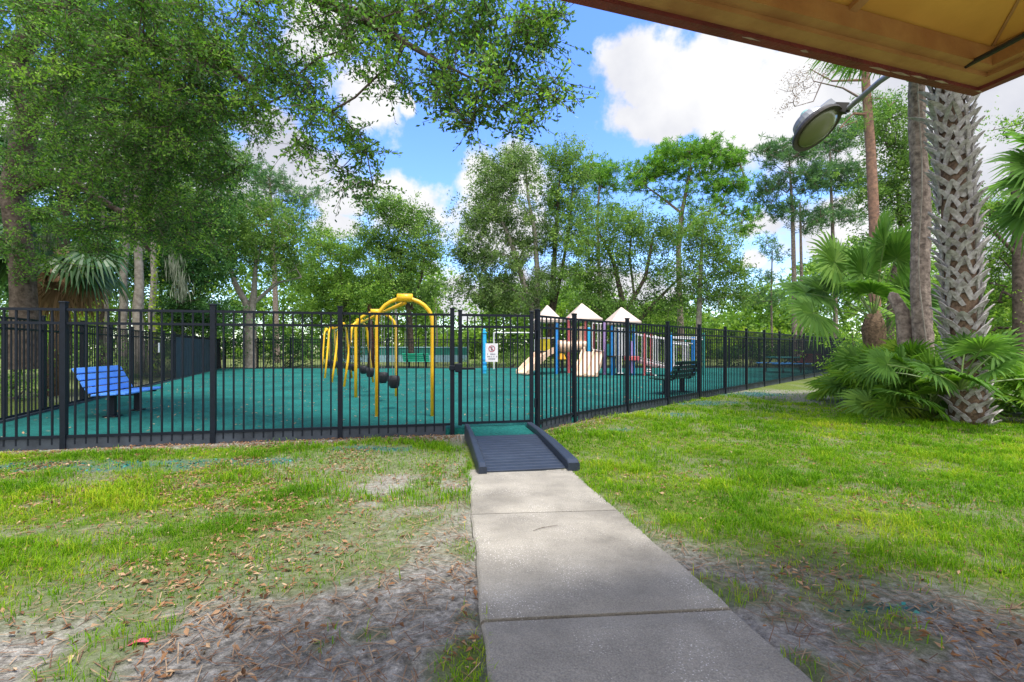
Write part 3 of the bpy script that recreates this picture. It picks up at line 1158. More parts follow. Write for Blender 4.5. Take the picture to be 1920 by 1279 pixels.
# ------------------------------------------------------------------ swings
def build_swings():
    feet = [((707, 781), (811, 780)), ((667, 745), (743, 743)), ((645, 725), (700, 717)), ((622, 717), (660, 709)), ((609, 709), (634, 703)), ((603, 701), (621, 697))]
    gd = lambda q: P(q[0], q[1], (EYE - PLAY_Z) * F / (q[1] - HY))
    sw = root('swing_set', gd((759, 780)), 'yellow arched swing set with black seats on the teal surface', 'swing set')
    tops = []
    H = 2.06
    for i, (a, b) in enumerate(feet):
        A, B = gd(a), gd(b)
        c = (A + B) / 2
        d = (B - A)
        half = d.length / 2
        d.normalize()
        half = min(half, 1.15)
        topw = min(half, 0.50)
        pts = []
        zs = H - 0.42
        for s in (-1, 1):
            leg = [c + d * s * half + Vector((0, 0, 0.0)), c + d * s * (half * 0.45 + topw * 0.55) + Vector((0, 0, zs * 0.5)), c + d * s * topw + Vector((0, 0, zs))]
            leg[0].z = PLAY_Z - 0.03
            leg[1].z = PLAY_Z + zs * 0.5
            leg[2].z = PLAY_Z + zs
            if s < 0:
                pts += leg
                for k in range(1, 12):
                    t = math.pi * k / 12
                    pts.append(c + d * (-math.cos(t) * topw) + Vector((0, 0, PLAY_Z + zs + math.sin(t) * 0.42 - c.z)))
            else:
                pts += leg[::-1]
        mb = MB()
        mb.tube(pts, 0.037, 12)
        mb.build('arch', M['yellow'], sw, smooth=True)
        t = Vector((c.x, c.y, PLAY_Z + H))
        tops.append((t, d))
    for (t, d) in tops:
        mb = MB()
        mb.tube([t - d * 0.13 + Vector((0, 0, 0.01)), t + d * 0.13 + Vector((0, 0, 0.01))], 0.075, 12)
        mb.build('clamp', M['yellow'], sw, smooth=True)
    for i in range(len(tops) - 1):
        a, b = tops[i][0], tops[i + 1][0]
        z = Vector((0, 0, -0.075))
        bm = MB()
        bm.tube([a + z, b + z], 0.036, 12)
        bm.build('beam', M['yellow'], sw, smooth=True)
        d = (b - a).normalized()
        l = (b - a).length
        nrm = Vector((d.y, -d.x, 0))
        rz = math.atan2(d.y, d.x)
        for f in (0.30, 0.70):
            q = a.lerp(b, f)
            zt = 0.62 + PLAY_Z - 0.1
            st = MB()
            # bucket seat: a rounded tub open at the top with leg holes
            n = 14
            rows = []
            for (r0, zz) in ((0.02, -0.11), (0.08, -0.11), (0.115, -0.06), (0.125, 0.04), (0.13, 0.13), (0.115, 0.13), (0.10, 0.0), (0.04, -0.08)):
                row = []
                for k in range(n + 1):
                    tt = 2 * math.pi * k / n
                    cut = 0.07 if zz > 0.1 and abs(math.sin(tt)) > 0.8 else 0
                    v = d * (math.cos(tt) * r0 * 1.05) + nrm * (math.sin(tt) * r0 * 0.85)
                    row.append(Vector((q.x + v.x, q.y + v.y, zt + zz - cut)))
                rows.append(row)
            st.strip(rows)
            so = st.build('swing_seat', M['rubber'], sw, smooth=True)
            for s in (-1, 1):
                ch = MB()
                p0 = Vector((q.x, q.y, zt + 0.15)) + d * s * 0.17
                p1 = Vector((q.x, q.y, a.z - 0.11)) + d * s * 0.21
                ch.tube([p0, p1], 0.006, 5)
                ch.build('chain', M['chain'], so)


build_swings()


# ------------------------------------------------------------------ play structure
def build_playset():
    C0 = Vector((3.4, 21.0, PLAY_Z))
    ps = root('play_structure', C0, 'large play structure with three pale pyramid roofs, beige slides and coloured posts', 'play structure')

    def post(px, py_top, Y, m, z0=PLAY_Z - 0.02, r=0.06):
        p = P(px, py_top, Y)
        mb = MB()
        mb.tube([(p.x, Y, z0), (p.x, Y, p.z)], r, 10)
        mb.lathe((p.x, Y, p.z), [(r, 0), (r * 0.9, 0.03), (r * 0.4, 0.05)], 10)
        mb.build('post', m, ps, smooth=False)

    def roof(cx, cy, half, zE, zA, rz=0.12):
        mb = MB()
        R = Matrix.Rotation(rz, 3, 'Z')
        rings = []
        for (h, z) in ((half, zE - 0.16), (half * 1.02, zE - 0.04), (half * 0.93, zE), (half * 0.45, zE + (zA - zE) * 0.54), (0.03, zA)):
            rings.append([Vector((cx, cy, z)) + R @ Vector((sx * h, sy * h, 0)) for sx, sy in ((-1, -1), (1, -1), (1, 1), (-1, 1), (-1, -1))])
        mb.strip(rings)
        mb.add(rings[0][:4], [(3, 2, 1, 0)])
        mb.build('roof', M['roof_beige'], ps, bevel=0.02)

    def deck(cx, cy, z, sx, sy, rz=0.12, m='dark_deck'):
        mb = MB()
        mb.box((cx, cy, z), (sx, sy, 0.07), rz=rz, ch=0.01)
        mb.build('deck', M[m], ps)

    def panel(px0, py0, px1, py1, Y, m, name='panel', th=0.04):
        a, b = P(px0, py0, Y), P(px1, py1, Y)
        mb = MB()
        mb.box(((a.x + b.x) / 2, Y, (a.z + b.z) / 2), (abs(b.x - a.x), th, abs(a.z - b.z)), ch=0.008)
        return mb.build(name, M[m], ps)

    def bars(px0, px1, n, top, bot, Y0, Y1, m='white', name='railing', r=0.018):
        """Railing: n uprights from picture column px0 to px1 between top/bottom picture rows (pairs)."""
        mb = MB()
        T, B = [], []
        for k in range(n):
            t = k / (n - 1)
            px, Y = px0 + (px1 - px0) * t, Y0 + (Y1 - Y0) * t
            a = P(px, top[0] + (top[1] - top[0]) * t, Y)
            b = P(px, bot[0] + (bot[1] - bot[0]) * t, Y)
            mb.tube([b, a], r, 6)
            T.append(a)
            B.append(b)
        mb.tube(T, r * 1.3, 6)
        mb.tube(B, r * 1.3, 6)
        mb.build(name, M[m], ps)

    def slide(top, bot, width, m='beige', lip=0.22, lanes=1):
        top, bot = Vector(top), Vector(bot)
        d = Vector((bot.x - top.x, bot.y - top.y, 0))
        l = d.length
        d.normalize()
        s = Vector((d.y, -d.x, 0))
        rows = []
        cross = [(-0.5, lip), (-0.5, lip + .0), (-0.43, lip - 0.01), (-0.40, 0.02)]
        for ln in range(lanes):
            x0, x1 = -0.40 + 0.8 * ln / lanes, -0.40 + 0.8 * (ln + 1) / lanes
            cross += [(x0 + 0.05, 0.0), (x1 - 0.05, 0.0)]
            if ln < lanes - 1:
                cross += [(x1 - 0.025, 0.12), (x1 + 0.025, 0.12)]
        cross += [(0.40, 0.02), (0.43, lip - 0.01), (0.5, lip), (0.5, lip)]
        under = [(0.5, -0.06), (-0.5, -0.06), (-0.5, lip)]
        N_ = 12
        for k in range(N_ + 1):
            t = k / N_
            e = t * t * (3 - 2 * t)
            e = 0.35 * t + 0.65 * e
            q = top + d * (l * t)
            z = top.z + (bot.z - top.z) * e
            fade = 1.0 - 0.55 * max(0, (t - 0.75) / 0.25)
            rows.append([Vector((q.x, q.y, z)) + s * (u * width) + Vector((0, 0, h * (fade if h > 0 else 1))) for (u, h) in cross + under])
        mb = MB()
        mb.strip(rows)
        for r_, rev in ((rows[0], False), (rows[-1], True)):
            n = len(r_)
            mb.add(r_[:-1], [tuple(reversed(range(n - 1))) if not rev else tuple(range(n - 1))])
        mb.build('slide', M[m], ps)

    # tower A: small roof, blue posts, yellow panel, slide to the left
    roof(1.64, 21.6, 0.60, 2.62, 3.27)
    for (px, Y, m) in ((1043, 21.2, 'sky_blue'), (1005, 21.2, 'purple'), (1046, 22.2, 'sky_blue'), (1008, 22.2, 'purple')):
        post(px, 600, Y, M[m])
    deck(1.64, 21.7, 1.12, 1.05, 1.05)
    panel(1011, 636, 1034, 664, 21.25, 'yellow_panel')
    panel(1006, 633, 1043, 635, 21.25, 'white', 'rail')
    slide((1.62, 21.05, 1.10), (0.42, 20.1, 0.22), 0.80)
    # crawl tube from A to B
    mb = MB()
    pts = [P(1046 + 5 * k, 650, 22.1) for k in range(13)]
    mb.tube(pts, [0.30 + (0.015 if k % 3 == 0 else 0) for k in range(13)], 18)
    mb.build('crawl_tube', M['beige'], ps, smooth=True)
    # amber talk cone on the frame under the tube
    mb = MB()
    p = P(1053, 675, 21.6)
    mb.lathe((p.x, p.y, p.z), [(0.20, 0), (0.22, 0.05), (0.14, 0.22), (0.10, 0.30)], 12)
    mb.build('stepping_pod', M['orange'], ps)
    mb = MB()
    mb.tube([(p.x, p.y, PLAY_Z), (p.x, p.y, p.z + 0.02)], 0.04, 8)
    mb.build('pod_stem', M['dark_deck'], ps)
    # tower B
    roof(3.40, 22.6, 0.79, 2.72, 3.45)
    for (px, Y, m) in ((1066, 22.0, 'pink'), (1098, 22.0, 'pink'), (1114, 22.8, 'pink'), (1077, 23.2, 'pink')):
        post(px, 597, Y, M[m], r=0.065)
    deck(3.40, 22.6, 1.15, 1.4, 1.4)
    panel(1100, 614, 1109, 668, 21.6, 'cyan')
    panel(1068, 612, 1078, 640, 22.05, 'beige')
    panel(1083, 612, 1097, 640, 22.05, 'beige')
    bars(1111, 1136, 6, (606, 608), (655, 660), 21.2, 21.0, 'white')
    slide((3.78, 21.25, 1.12), (2.95, 18.75, 0.2), 1.0, lanes=2)
    post(1133.5, 604, 20.6, M['purple'])
    post(1148, 612, 20.2, M['sky_blue'])
    panel(1137, 645, 1144, 667, 20.3, 'teal')
    # tower C
    roof(4.85, 20.6, 0.66, 2.48, 3.09)
    for (px, Y, m, mt) in ((1151, 20.9, 'sky_blue', 'teal'), (1178, 20.2, 'sky_blue', 'teal'), (1188, 20.2, 'sky_blue', 'teal'), (1160, 21.3, 'sky_blue', 'teal')):
        post(px, 616, Y, M[m])
        a, b = P(px, 599, Y), P(px, 616, Y)
        mb = MB()
        mb.tube([b + Vector((0, 0, 0.004)), a], 0.062, 10)
        mb.build('post_top', M[mt], ps)
    deck(4.85, 20.6, 0.92, 1.2, 1.2)
    bars(1153, 1176, 6, (614, 616), (668, 672), 20.1, 20.1, 'white')
    bars(1156, 1170, 4, (616, 616), (700, 700), 19.9, 19.9, 'white', 'ladder', r=0.015)
    panel(1181, 640, 1186, 700, 20.15, 'purple')
    panel(1170, 668, 1200, 676, 20.0, 'pink')
    # walkway and descending ramp to the right, between white railings
    for (a, b, Ya, Yb) in (((1190, 674), (1246, 688), 20.3, 19.6), ((1246, 688), (1296, 691), 19.6, 19.2)):
        p, q = P(a[0], a[1], Ya), P(b[0], b[1], Yb)
        mb = MB()
        mb.bar(p + Vector((0, 0.45, 0)), q + Vector((0, 0.45, 0)), 1.0, 0.09)
        mb.build('walkway', M['grey_deck'], ps)
    bars(1191, 1246, 14, (628, 636), (672, 686), 20.25, 19.55, 'white')
    bars(1191, 1246, 14, (626, 634), (668, 682), 21.4, 20.7, 'white')
    bars(1246, 1292, 9, (642, 648), (684, 688), 19.55, 19.2, 'white')
    bars(1248, 1290, 9, (642, 646), (684, 687), 20.6, 20.2, 'white')
    for px in (1209, 1221):
        post(px, 626, 19.9, M['pink'], r=0.05)
    bars(1226.5, 1232, 2, (634, 635), (704, 704), 19.4, 19.4, 'white', 'ladder', r=0.022)
    bars(1213, 1222, 2, (693, 693), (697, 697), 19.8, 19.8, 'white', 'step_bar', r=0.02)
    post(1257, 631, 18.6, M['sky_blue'], r=0.075)
    post(1300, 634, 20.0, M['sky_blue'], r=0.09)
    post(1259, 626, 20.8, M['teal'])
    post(1319, 626, 20.2, M['teal'], r=0.05)
    post(1285, 640, 21.0, M['teal'])
    for (a, b, Ya, Yb) in (((1257, 634), (1319, 637), 18.6, 20.2), ((1257, 640), (1300, 645), 18.6, 20.0), ((1259, 632), (1319, 633), 20.8, 20.2)):
        mb = MB()
        mb.tube([P(a[0], a[1], Ya), P(b[0], b[1], Yb)], 0.028, 8)
        mb.build('overhead_rail', M['white'], ps)


build_playset()


def build_small_equipment():
    # blue activity post with a finial
    Y = 21.7
    p = P(908, 700, Y)
    a = root('activity_post', (p.x, Y, PLAY_Z), 'single sky blue post with ball finial and collars, seen through the gate', 'play post')
    mb = MB()
    mb.lathe((p.x, Y, PLAY_Z - 0.01), [(0.10, 0), (0.10, 0.14), (0.12, 0.16), (0.12, 0.34), (0.10, 0.36), (0.10, 1.78), (0.08, 1.86)], 14)
    po = mb.build('shaft', M['cyan'], a, smooth=False)
    mb = MB()
    mb.lathe((p.x, Y, PLAY_Z + 1.85), [(0.06, 0), (0.13, 0.03), (0.13, 0.07), (0.05, 0.10), (0.07, 0.16), (0.04, 0.22), (0.01, 0.24)], 14)
    mb.build('finial', M['cyan'], a)
    for z in (0.44, 0.62):
        mb = MB()
        mb.lathe((p.x, Y, PLAY_Z + z), [(0.105, 0), (0.125, 0.01), (0.125, 0.05), (0.105, 0.06)], 14)
        mb.build('collar', M['sky_blue'], a)
    # white pipe frame far behind the gate
    Y = 26.0
    w = root('pull_up_frame', P(962, 690, Y), 'thin white pipe frame standing far behind the gate', 'climbing frame')
    l, r = P(926, 624, Y), P(1003, 624, Y)
    mb = MB()
    mb.tube([l, r], 0.035, 8)
    mb.build('crossbar', M['white'], w)
    for q in (l, r):
        mb = MB()
        mb.tube([(q.x, Y, PLAY_Z - 0.02), (q.x, Y, q.z + 0.04)], 0.04, 8)
        mb.build('upright', M['white'], w)
    # picnic table
    Y = 22.6
    p = P(1468, 697, Y)
    t = root('picnic_table', (p.x, Y, PLAY_Z), 'blue picnic table with teal top and attached seats, near the palmettos', 'picnic table')
    mb = MB()
    mb.box((p.x, Y, PLAY_Z + 0.73), (1.15, 0.95, 0.05), ch=0.012)
    mb.build('table_top', M['teal'], t)
    for sy in (-1, 1):
        mb = MB()
        mb.box((p.x, Y + sy * 0.72, PLAY_Z + 0.44), (1.75, 0.28, 0.05), ch=0.012)
        mb.build('seat', M['sky_blue'], t)
    for sx in (-1, 1):
        mb = MB()
        x = p.x + sx * 0.42
        mb.tube([(x, Y - 0.75, PLAY_Z), (x, Y - 0.72, PLAY_Z + 0.40), (x, Y - 0.3, PLAY_Z + 0.55), (x, Y - 0.25, PLAY_Z + 0.70)], 0.03, 8)
        mb.tube([(x, Y + 0.75, PLAY_Z), (x, Y + 0.72, PLAY_Z + 0.40), (x, Y + 0.3, PLAY_Z + 0.55), (x, Y + 0.25, PLAY_Z + 0.70)], 0.03, 8)
        mb.tube([(x, Y - 0.7, PLAY_Z + 0.36), (x, Y + 0.7, PLAY_Z + 0.36)], 0.025, 8)
        mb.build('leg', M['dark_deck'], t)
    # court fence in the distance
    Y = 36.0
    c = root('court_fence', P(770, 684, Y), 'far court fence with teal windscreen above a pale blue band, past the swings', 'fence')
    x0, x1 = P(640, 0, Y).x, P(878, 0, Y).x
    zt, zm, zb = EYE - 0 / F * Y, EYE - 14 / F * Y, EYE - 27 / F * Y
    mb = MB()
    mb.box(((x0 + x1) / 2, Y, (zt + zm) / 2), (x1 - x0, 0.02, zt - zm - 0.02))
    mb.build('windscreen', M['court_teal'], c)
    mb = MB()
    mb.box(((x0 + x1) / 2, Y - 0.03, (zm + zb) / 2), (x1 - x0, 0.03, zm - zb))
    mb.build('blue_band', M['court_blue'], c)
    mb = MB()
    mb.tube([(x0, Y, zt + 0.02), (x1, Y, zt + 0.02)], 0.04, 6)
    mb.build('top_rail', M['court_blue'], c)
    for k in range(7):
        x = x0 + (x1 - x0) * k / 6
        mb = MB()
        mb.tube([(x, Y + 0.08, -0.05), (x, Y + 0.08, 2.6)], 0.04, 6)
        mb.build('post', M['galv'], c)
    # pink scrap on the bare ground
    y = EYE
    Yp = 1.1 / ((1212 - HY) / F - 0.0414)
    q = P(262, 1212, Yp)
    mb = MB()
    rows = []
    for k in range(6):
        t = k / 5
        rows.append([(q.x - 0.028 + 0.056 * t, q.y - 0.012 + 0.02 * t + u * 0.012, q.z + 0.012 + 0.008 * math.sin(t * 3) + 0.006 * abs(u)) for u in (-1, 0, 1)])
    mb.strip(rows)
    o = mb.build('fallen_petal', M['pink_scrap'], None, solid=0.002)
    tag(o, 'small pink curled petal lying on the bare sandy ground', 'petal')


build_small_equipment()


# ------------------------------------------------------------------ pavilion roof and lamp
def build_pavilion():
    C = Vector((2.5, 2.515, 2.65))
    u = Vector((-0.9575, -0.288, 0)).normalized()
    v = Vector((u.y * -1, u.x, 0))
    v = Vector((0.288, -0.9575, 0)).normalized()
    LU, LV = 3.45, 3.45
    pv = root('pavilion', C + u * 3 + v * 3, 'hipped pavilion roof with ochre underside and peeling maroon fascia, above the path', 'pavilion')

    def q(a, b, z):
        p = C + u * a + v * b
        return Vector((p.x, p.y, z))
    Z = 2.65
    fh = 0.15
    sides = [((0, 0), (LU, 0)), ((0, 0), (0, LV)), ((LU, 0), (LU, LV)), ((0, LV), (LU, LV))]
    inn = [((1, 0), (0, 1)), ((0, 1), (1, 0)), ((0, 1), (-1, 0)), ((1, 0), (0, -1))]
    for (s, e), (al, iw) in zip(sides, inn):
        # fascia, drip strip, inner trim board and ledger, each butted or stepped
        for (name, m, off, w, z0, h) in (('fascia', 'fascia', 0.0, 0.045, Z + 0.012, fh), ('drip_strip', 'fascia', -0.020, 0.020, Z + 0.04, 0.10),
                                         ('trim_board', 'trim', 0.045, 0.075, Z + 0.03, 0.10), ('ledger', 'trim', 0.120, 0.05, Z + 0.052, 0.09)):
            k = off + w / 2
            tr = off if al[0] else off + w      # boards along the front run through, the side ones butt against them
            a = q(s[0] + iw[0] * k + al[0] * tr, s[1] + iw[1] * k + al[1] * tr, z0 + h / 2)
            b = q(e[0] + iw[0] * k - al[0] * tr, e[1] + iw[1] * k - al[1] * tr, z0 + h / 2)
            mb = MB()
            mb.bar(a, b, w, h)
            mb.build(name, M[m], pv)
    # peeled paint along the front fascia
    rs = random.Random(3)
    a = 0.0
    while a < 2.6:
        l = rs.uniform(0.03, 0.16)
        if rs.random() < 0.55:
            w = rs.uniform(0.004, 0.012)
            off = rs.choice((0.036, 0.030, 0.041)) + rs.uniform(-0.003, 0.006)
            z = Z + 0.0105
            pl = MB()
            pl.add([q(a, off, z), q(a + l * 0.5, off - w * 0.4, z), q(a + l, off, z), q(a + l * 0.6, off + w, z)], [(0, 1, 2, 3)])
            pl.build('bare_wood', M['peel'], pv, solid=0.002)
        a += l + rs.uniform(0.0, 0.10)
    # sloped plywood underside, four triangles meeting at the apex
    slope = 0.30
    ap = q(LU / 2, LV / 2, Z + 0.10 + slope * LU / 2)
    e = 0.10
    cs = [q(e, e, Z + 0.10 + slope * e), q(LU - e, e, Z + 0.10 + slope * e), q(LU - e, LV - e, Z + 0.10 + slope * e), q(e, LV - e, Z + 0.10 + slope * e)]
    mb = MB()
    mb.add(cs + [ap], [(0, 1, 4), (1, 2, 4), (2, 3, 4), (3, 0, 4)])
    mb.build('soffit', M['soffit'], pv)
    mb = MB()
    t = Vector((0, 0, 0.075))
    o_ = -0.03
    cs2 = [q(o_, o_, Z + fh + 0.02), q(LU - o_, o_, Z + fh + 0.02), q(LU - o_, LV - o_, Z + fh + 0.02), q(o_, LV - o_, Z + fh + 0.02)]
    ap2 = ap + t
    mb.add(cs2 + [ap2], [(0, 4, 1), (1, 4, 2), (2, 4, 3), (3, 4, 0)])
    mb.build('roof', M['shingle'], pv)
    # battens that cover the plywood joints
    for a in (1.10, 2.20):
        run = min(a, LU - a)
        p0, p1 = q(a, 0.165, Z + 0.10 + slope * 0.165 - 0.014), q(a, run, Z + 0.10 + slope * run - 0.014)
        mb = MB()
        mb.bar(p0, p1, 0.045, 0.024)
        mb.build('batten', M['trim'], pv)
        p0, p1 = q(0.165, a, Z + 0.10 + slope * 0.165 - 0.014), q(run, a, Z + 0.10 + slope * run - 0.014)
        mb = MB()
        mb.bar(p0, p1, 0.045, 0.024)
        mb.build('batten', M['trim'], pv)
    mb = MB()
    mb.bar(q(0.17, 0.17, Z + 0.10 + slope * 0.17 - 0.004), q(LU / 2, LV / 2, Z + 0.10 + slope * LU / 2 - 0.004), 0.012, 0.006)
    mb.build('hip_seam', M['trim'], pv)
    # dark conduit under the soffit
    c0, c1 = P(1797, 131, 2.36), P(1960, 45, 1.95)
    mb = MB()
    mb.tube([c0, c0.lerp(c1, 0.5) + Vector((0, 0, 0.0)), c1], 0.013, 8)
    mb.build('conduit', M['lamp_dark'], pv)
    # posts, out of the picture behind the photographer
    for (a, b) in ((0.45, 2.35), (LU - 0.25, 2.65), (1.6, LV - 0.3), (LU - 0.5, LV - 0.5)):
        mb = MB()
        p = q(a, b, 0)
        mb.box((p.x, p.y, (Z + 0.15) / 2), (0.14, 0.14, Z + 0.15), rz=math.atan2(u.y, u.x))
        mb.build('column', M['trim'], pv)


def build_lamp():
    # area lamp on a pipe arm that rises from the pavilion roof edge
    head = P(1531, 241, 4.65)
    l = root('area_lamp', head, 'grey area lamp with round frosted lens on a pipe arm beyond the roof edge', 'lamp')
    n = Vector((0.20, -0.78, -0.80)).normalized()
    n = Vector((0.36, -0.48, -0.80)).normalized()     # way the lens looks: down and back towards the viewer
    armp = P(1577, 203, 4.55)
    ax = (armp - head)
    ax = (ax - n * ax.dot(n)).normalized()
    s = n.cross(ax)
    R = Matrix((s, ax, -n)).transposed()
    rim = MB()
    rim.lathe(head, [(0.205, -0.012), (0.245, -0.020), (0.250, 0.0), (0.235, 0.03), (0.19, 0.06), (0.15, 0.075)], 32, R)
    rim.build('reflector_rim', M['lamp_dark'], l, smooth=False)
    body = MB()
    body.lathe(head, [(0.17, 0.066), (0.165, 0.10), (0.145, 0.15), (0.10, 0.165)], 24, R)
    body.box(head + R @ Vector((0, 0.11, 0.09)), (0.15, 0.26, 0.11), mtx=R, ch=0.02)
    body.build('housing', M['galv'], l)
    cap = MB()
    cap.lathe(head + R @ Vector((0, 0.03, 0.158)), [(0.055, 0.006), (0.055, 0.05), (0.04, 0.075), (0.01, 0.085)], 16, R)
    cap.build('photocell', M['lamp_cap'], l)
    lens = MB()
    prof = [(0.204, -0.010), (0.19, -0.030), (0.15, -0.052), (0.09, -0.068), (0.03, -0.074)]
    lens.lathe(head, list(reversed(prof)), 32, R)
    lm = bpy.data.materials.new('frosted_lens')
    lm.use_nodes = True
    b = lm.node_tree.nodes['Principled BSDF']
    b.inputs['Base Color'].default_value = (0.15, 0.17, 0.085, 1)
    b.inputs['Roughness'].default_value = 0.18
    b.inputs['Transmission Weight'].default_value = 0.15
    lens.build('lens', lm, l, smooth=True)
    br = MB()
    k0 = head + R @ Vector((0, 0.22, 0.06))
    k1 = armp + (armp - k0).normalized() * 0.06
    br.bar(k0, k1, 0.075, 0.085)
    br.tube([k0.lerp(k1, 0.75) - R @ Vector((0.0, 0, 0.06)), k0.lerp(k1, 0.75) + R @ Vector((0, 0, 0.09))], 0.014, 8)
    br.tube([k0.lerp(k1, 0.45) - R @ Vector((0.0, 0, 0.07)), k0.lerp(k1, 0.45) + R @ Vector((0, 0, 0.07))], 0.014, 8)
    br.build('bracket', M['lamp_dark'], l)
    ar = MB()
    e0 = P(1650, 152, 3.95)
    e1 = Vector((2.42, 1.95, 3.02))
    ar.tube([k1.lerp(k0, 0.3), k1, e0, e0.lerp(e1, 0.6), e1], 0.024, 12)
    ar.build('arm', M['galv'], l, smooth=True)
    ba = MB()
    ba.box(e1 + Vector((0, 0, -0.03)), (0.16, 0.16, 0.04), rz=0.29, ch=0.006)
    ba.build('mounting_plate', M['galv'], l)


build_pavilion()
build_lamp()


# ------------------------------------------------------------------ trees
def skeleton(trunks, tips, rng, seg=0.8, twig=0.012, zbias=0.6):
    """Join every leaf cluster (tip) to the tree: returns node positions, parents and radii. trunks: lists of (x,y,z,r)."""
    pos, par, fixed = [], [], []
    for tr in trunks:
        prev = -1
        if pos:
            p0 = np.array(tr[0][:3])
            d = [np.linalg.norm(np.array(q) - p0) for q in pos]
            if min(d) < 1.2:
                prev = int(np.argmin(d))
        for i in range(len(tr) - 1):
            a, b = np.array(tr[i], float), np.array(tr[i + 1], float)
            n = max(1, int(np.linalg.norm(b[:3] - a[:3]) / seg))
            for k in range(n + (i == len(tr) - 2)):
                q = a + (b - a) * (k / n)
                pos.append(q[:3])
                par.append(prev)
                fixed.append(q[3])
                prev = len(pos) - 1
    base_n = len(pos)
    P0 = np.array(pos)
    dist = np.array([np.min(np.linalg.norm(P0 - t, axis=1)) for t in tips])
    order = np.argsort(dist)
    zlow = min(p[2] for p in pos)
    for ti in order:
        t = tips[ti]
        A = np.array(pos)
        dv = t - A
        d = np.linalg.norm(dv, axis=1) + 1e-6
        cost = d * (1 + zbias * np.clip(-dv[:, 2] / d, 0, 1)) + np.where(A[:, 2] < zlow + 1.0, 3.0, 0)
        j = int(np.argmin(cost))
        n = max(1, int(d[j] / seg))
        prev = j
        bend = rng.normal(size=3) * d[j] * 0.08 + np.array([0, 0, d[j] * 0.06])
        for k in range(1, n + 1):
            s = k / n
            q = A[j] + dv[j] * s + bend * math.sin(math.pi * s)
            pos.append(q)
            par.append(prev)
            fixed.append(0)
            prev = len(pos) - 1
    pos = np.array(pos)
    par = np.array(par)
    n = len(pos)
    acc = np.zeros(n)
    kids = np.bincount(par[par >= 0], minlength=n)
    e = 2.3
    for i in range(n - 1, -1, -1):
        if kids[i] == 0:
            acc[i] += twig ** e
        if par[i] >= 0:
            acc[par[i]] += acc[i]
    r = acc ** (1 / e)
    fx = np.array(fixed)
    r = np.where(fx > 0, fx, np.minimum(r, 0.5))
    return pos, par, r, base_n


def limb_mesh(pos, par, r, sides=6):
    idx = np.where(par >= 0)[0]
    a, b = pos[par[idx]], pos[idx]
    ra, rb = np.minimum(r[par[idx]], r[idx] * 1.35), r[idx]
    d = unit(b - a)
    ref = np.where(np.abs(d[:, [2]]) < 0.9, np.array([[0, 0, 1.0]]), np.array([[1.0, 0, 0]]))
    u = unit(np.cross(d, ref))
    w = np.cross(d, u)
    t = np.arange(sides) * 2 * np.pi / sides
    ring = np.cos(t)[None, :, None] * u[:, None, :] + np.sin(t)[None, :, None] * w[:, None, :]
    ext = (d * np.minimum(ra, 0.1)[:, None] * 0.3)
    va = (a - ext)[:, None, :] + ring * ra[:, None, None]
    vb = (b + ext)[:, None, :] + ring * rb[:, None, None]
    v = np.concatenate([va, vb], 1)
    n = len(idx)
    k = np.arange(sides)
    f = np.stack([k, (k + 1) % sides, (k + 1) % sides + sides, k + sides], 1)
    faces = (f[None] + (np.arange(n) * 2 * sides)[:, None, None]).reshape(-1, 4)
    return v.reshape(-1, 3), faces


def sample_lobes(lobes, rng, shell=0.45):
    """lobes: (px, py, Y, rx_px, ry_px, depth_radius_m, n)."""
    out, tag_ = [], []
    for (px, py, Y, rx, ry, rd, n) in lobes:
        c = np.array(P(px, py, Y))
        d = unit(rng.normal(size=(n, 3)))
        r = rng.random(n) ** shell
        q = d * r[:, None] * np.array([rx / F * Y, rd, ry / F * Y])
        out.append(c + q)
    return np.concatenate(out)


def broadleaf(tips, centre, per, sigma, leaf, rng, flat=0.6, droop=0.2):
    n = len(tips)
    cnt = rng.integers(int(per * 1.0), int(per * 2.8) + 1, size=n)
    ci = np.repeat(np.arange(n), cnt)
    sg = sigma * (0.7 + 0.6 * rng.random(n))
    sub = 5
    so = rng.normal(size=(n, sub, 3)) * sg[:, None, None] * np.array([1, 1, flat])
    sc_ = (0.22 + 0.26 * rng.random((n, sub)))
    si = rng.integers(0, sub, size=len(ci))
    off = so[ci, si] + rng.normal(size=(len(ci), 3)) * (sg[ci] * sc_[ci, si])[:, None]
    c = tips[ci] + off
    d = unit(rng.normal(size=(len(ci), 3)) + unit(off) * 0.6 + np.array([0, 0, -droop]))
    ln = leaf * 0.76 * (0.5 + 0.9 * rng.random(len(ci)))
    v, f = leaf_quads(c, d, ln, ln * 0.5, rng)
    tone = np.clip(0.5 + 0.15 * rng.normal(size=len(ci)) + 0.16 * rng.normal(size=n)[ci] + 0.14 * rng.normal(size=(n, sub))[ci, si], 0, 1)
    return v, f, tone


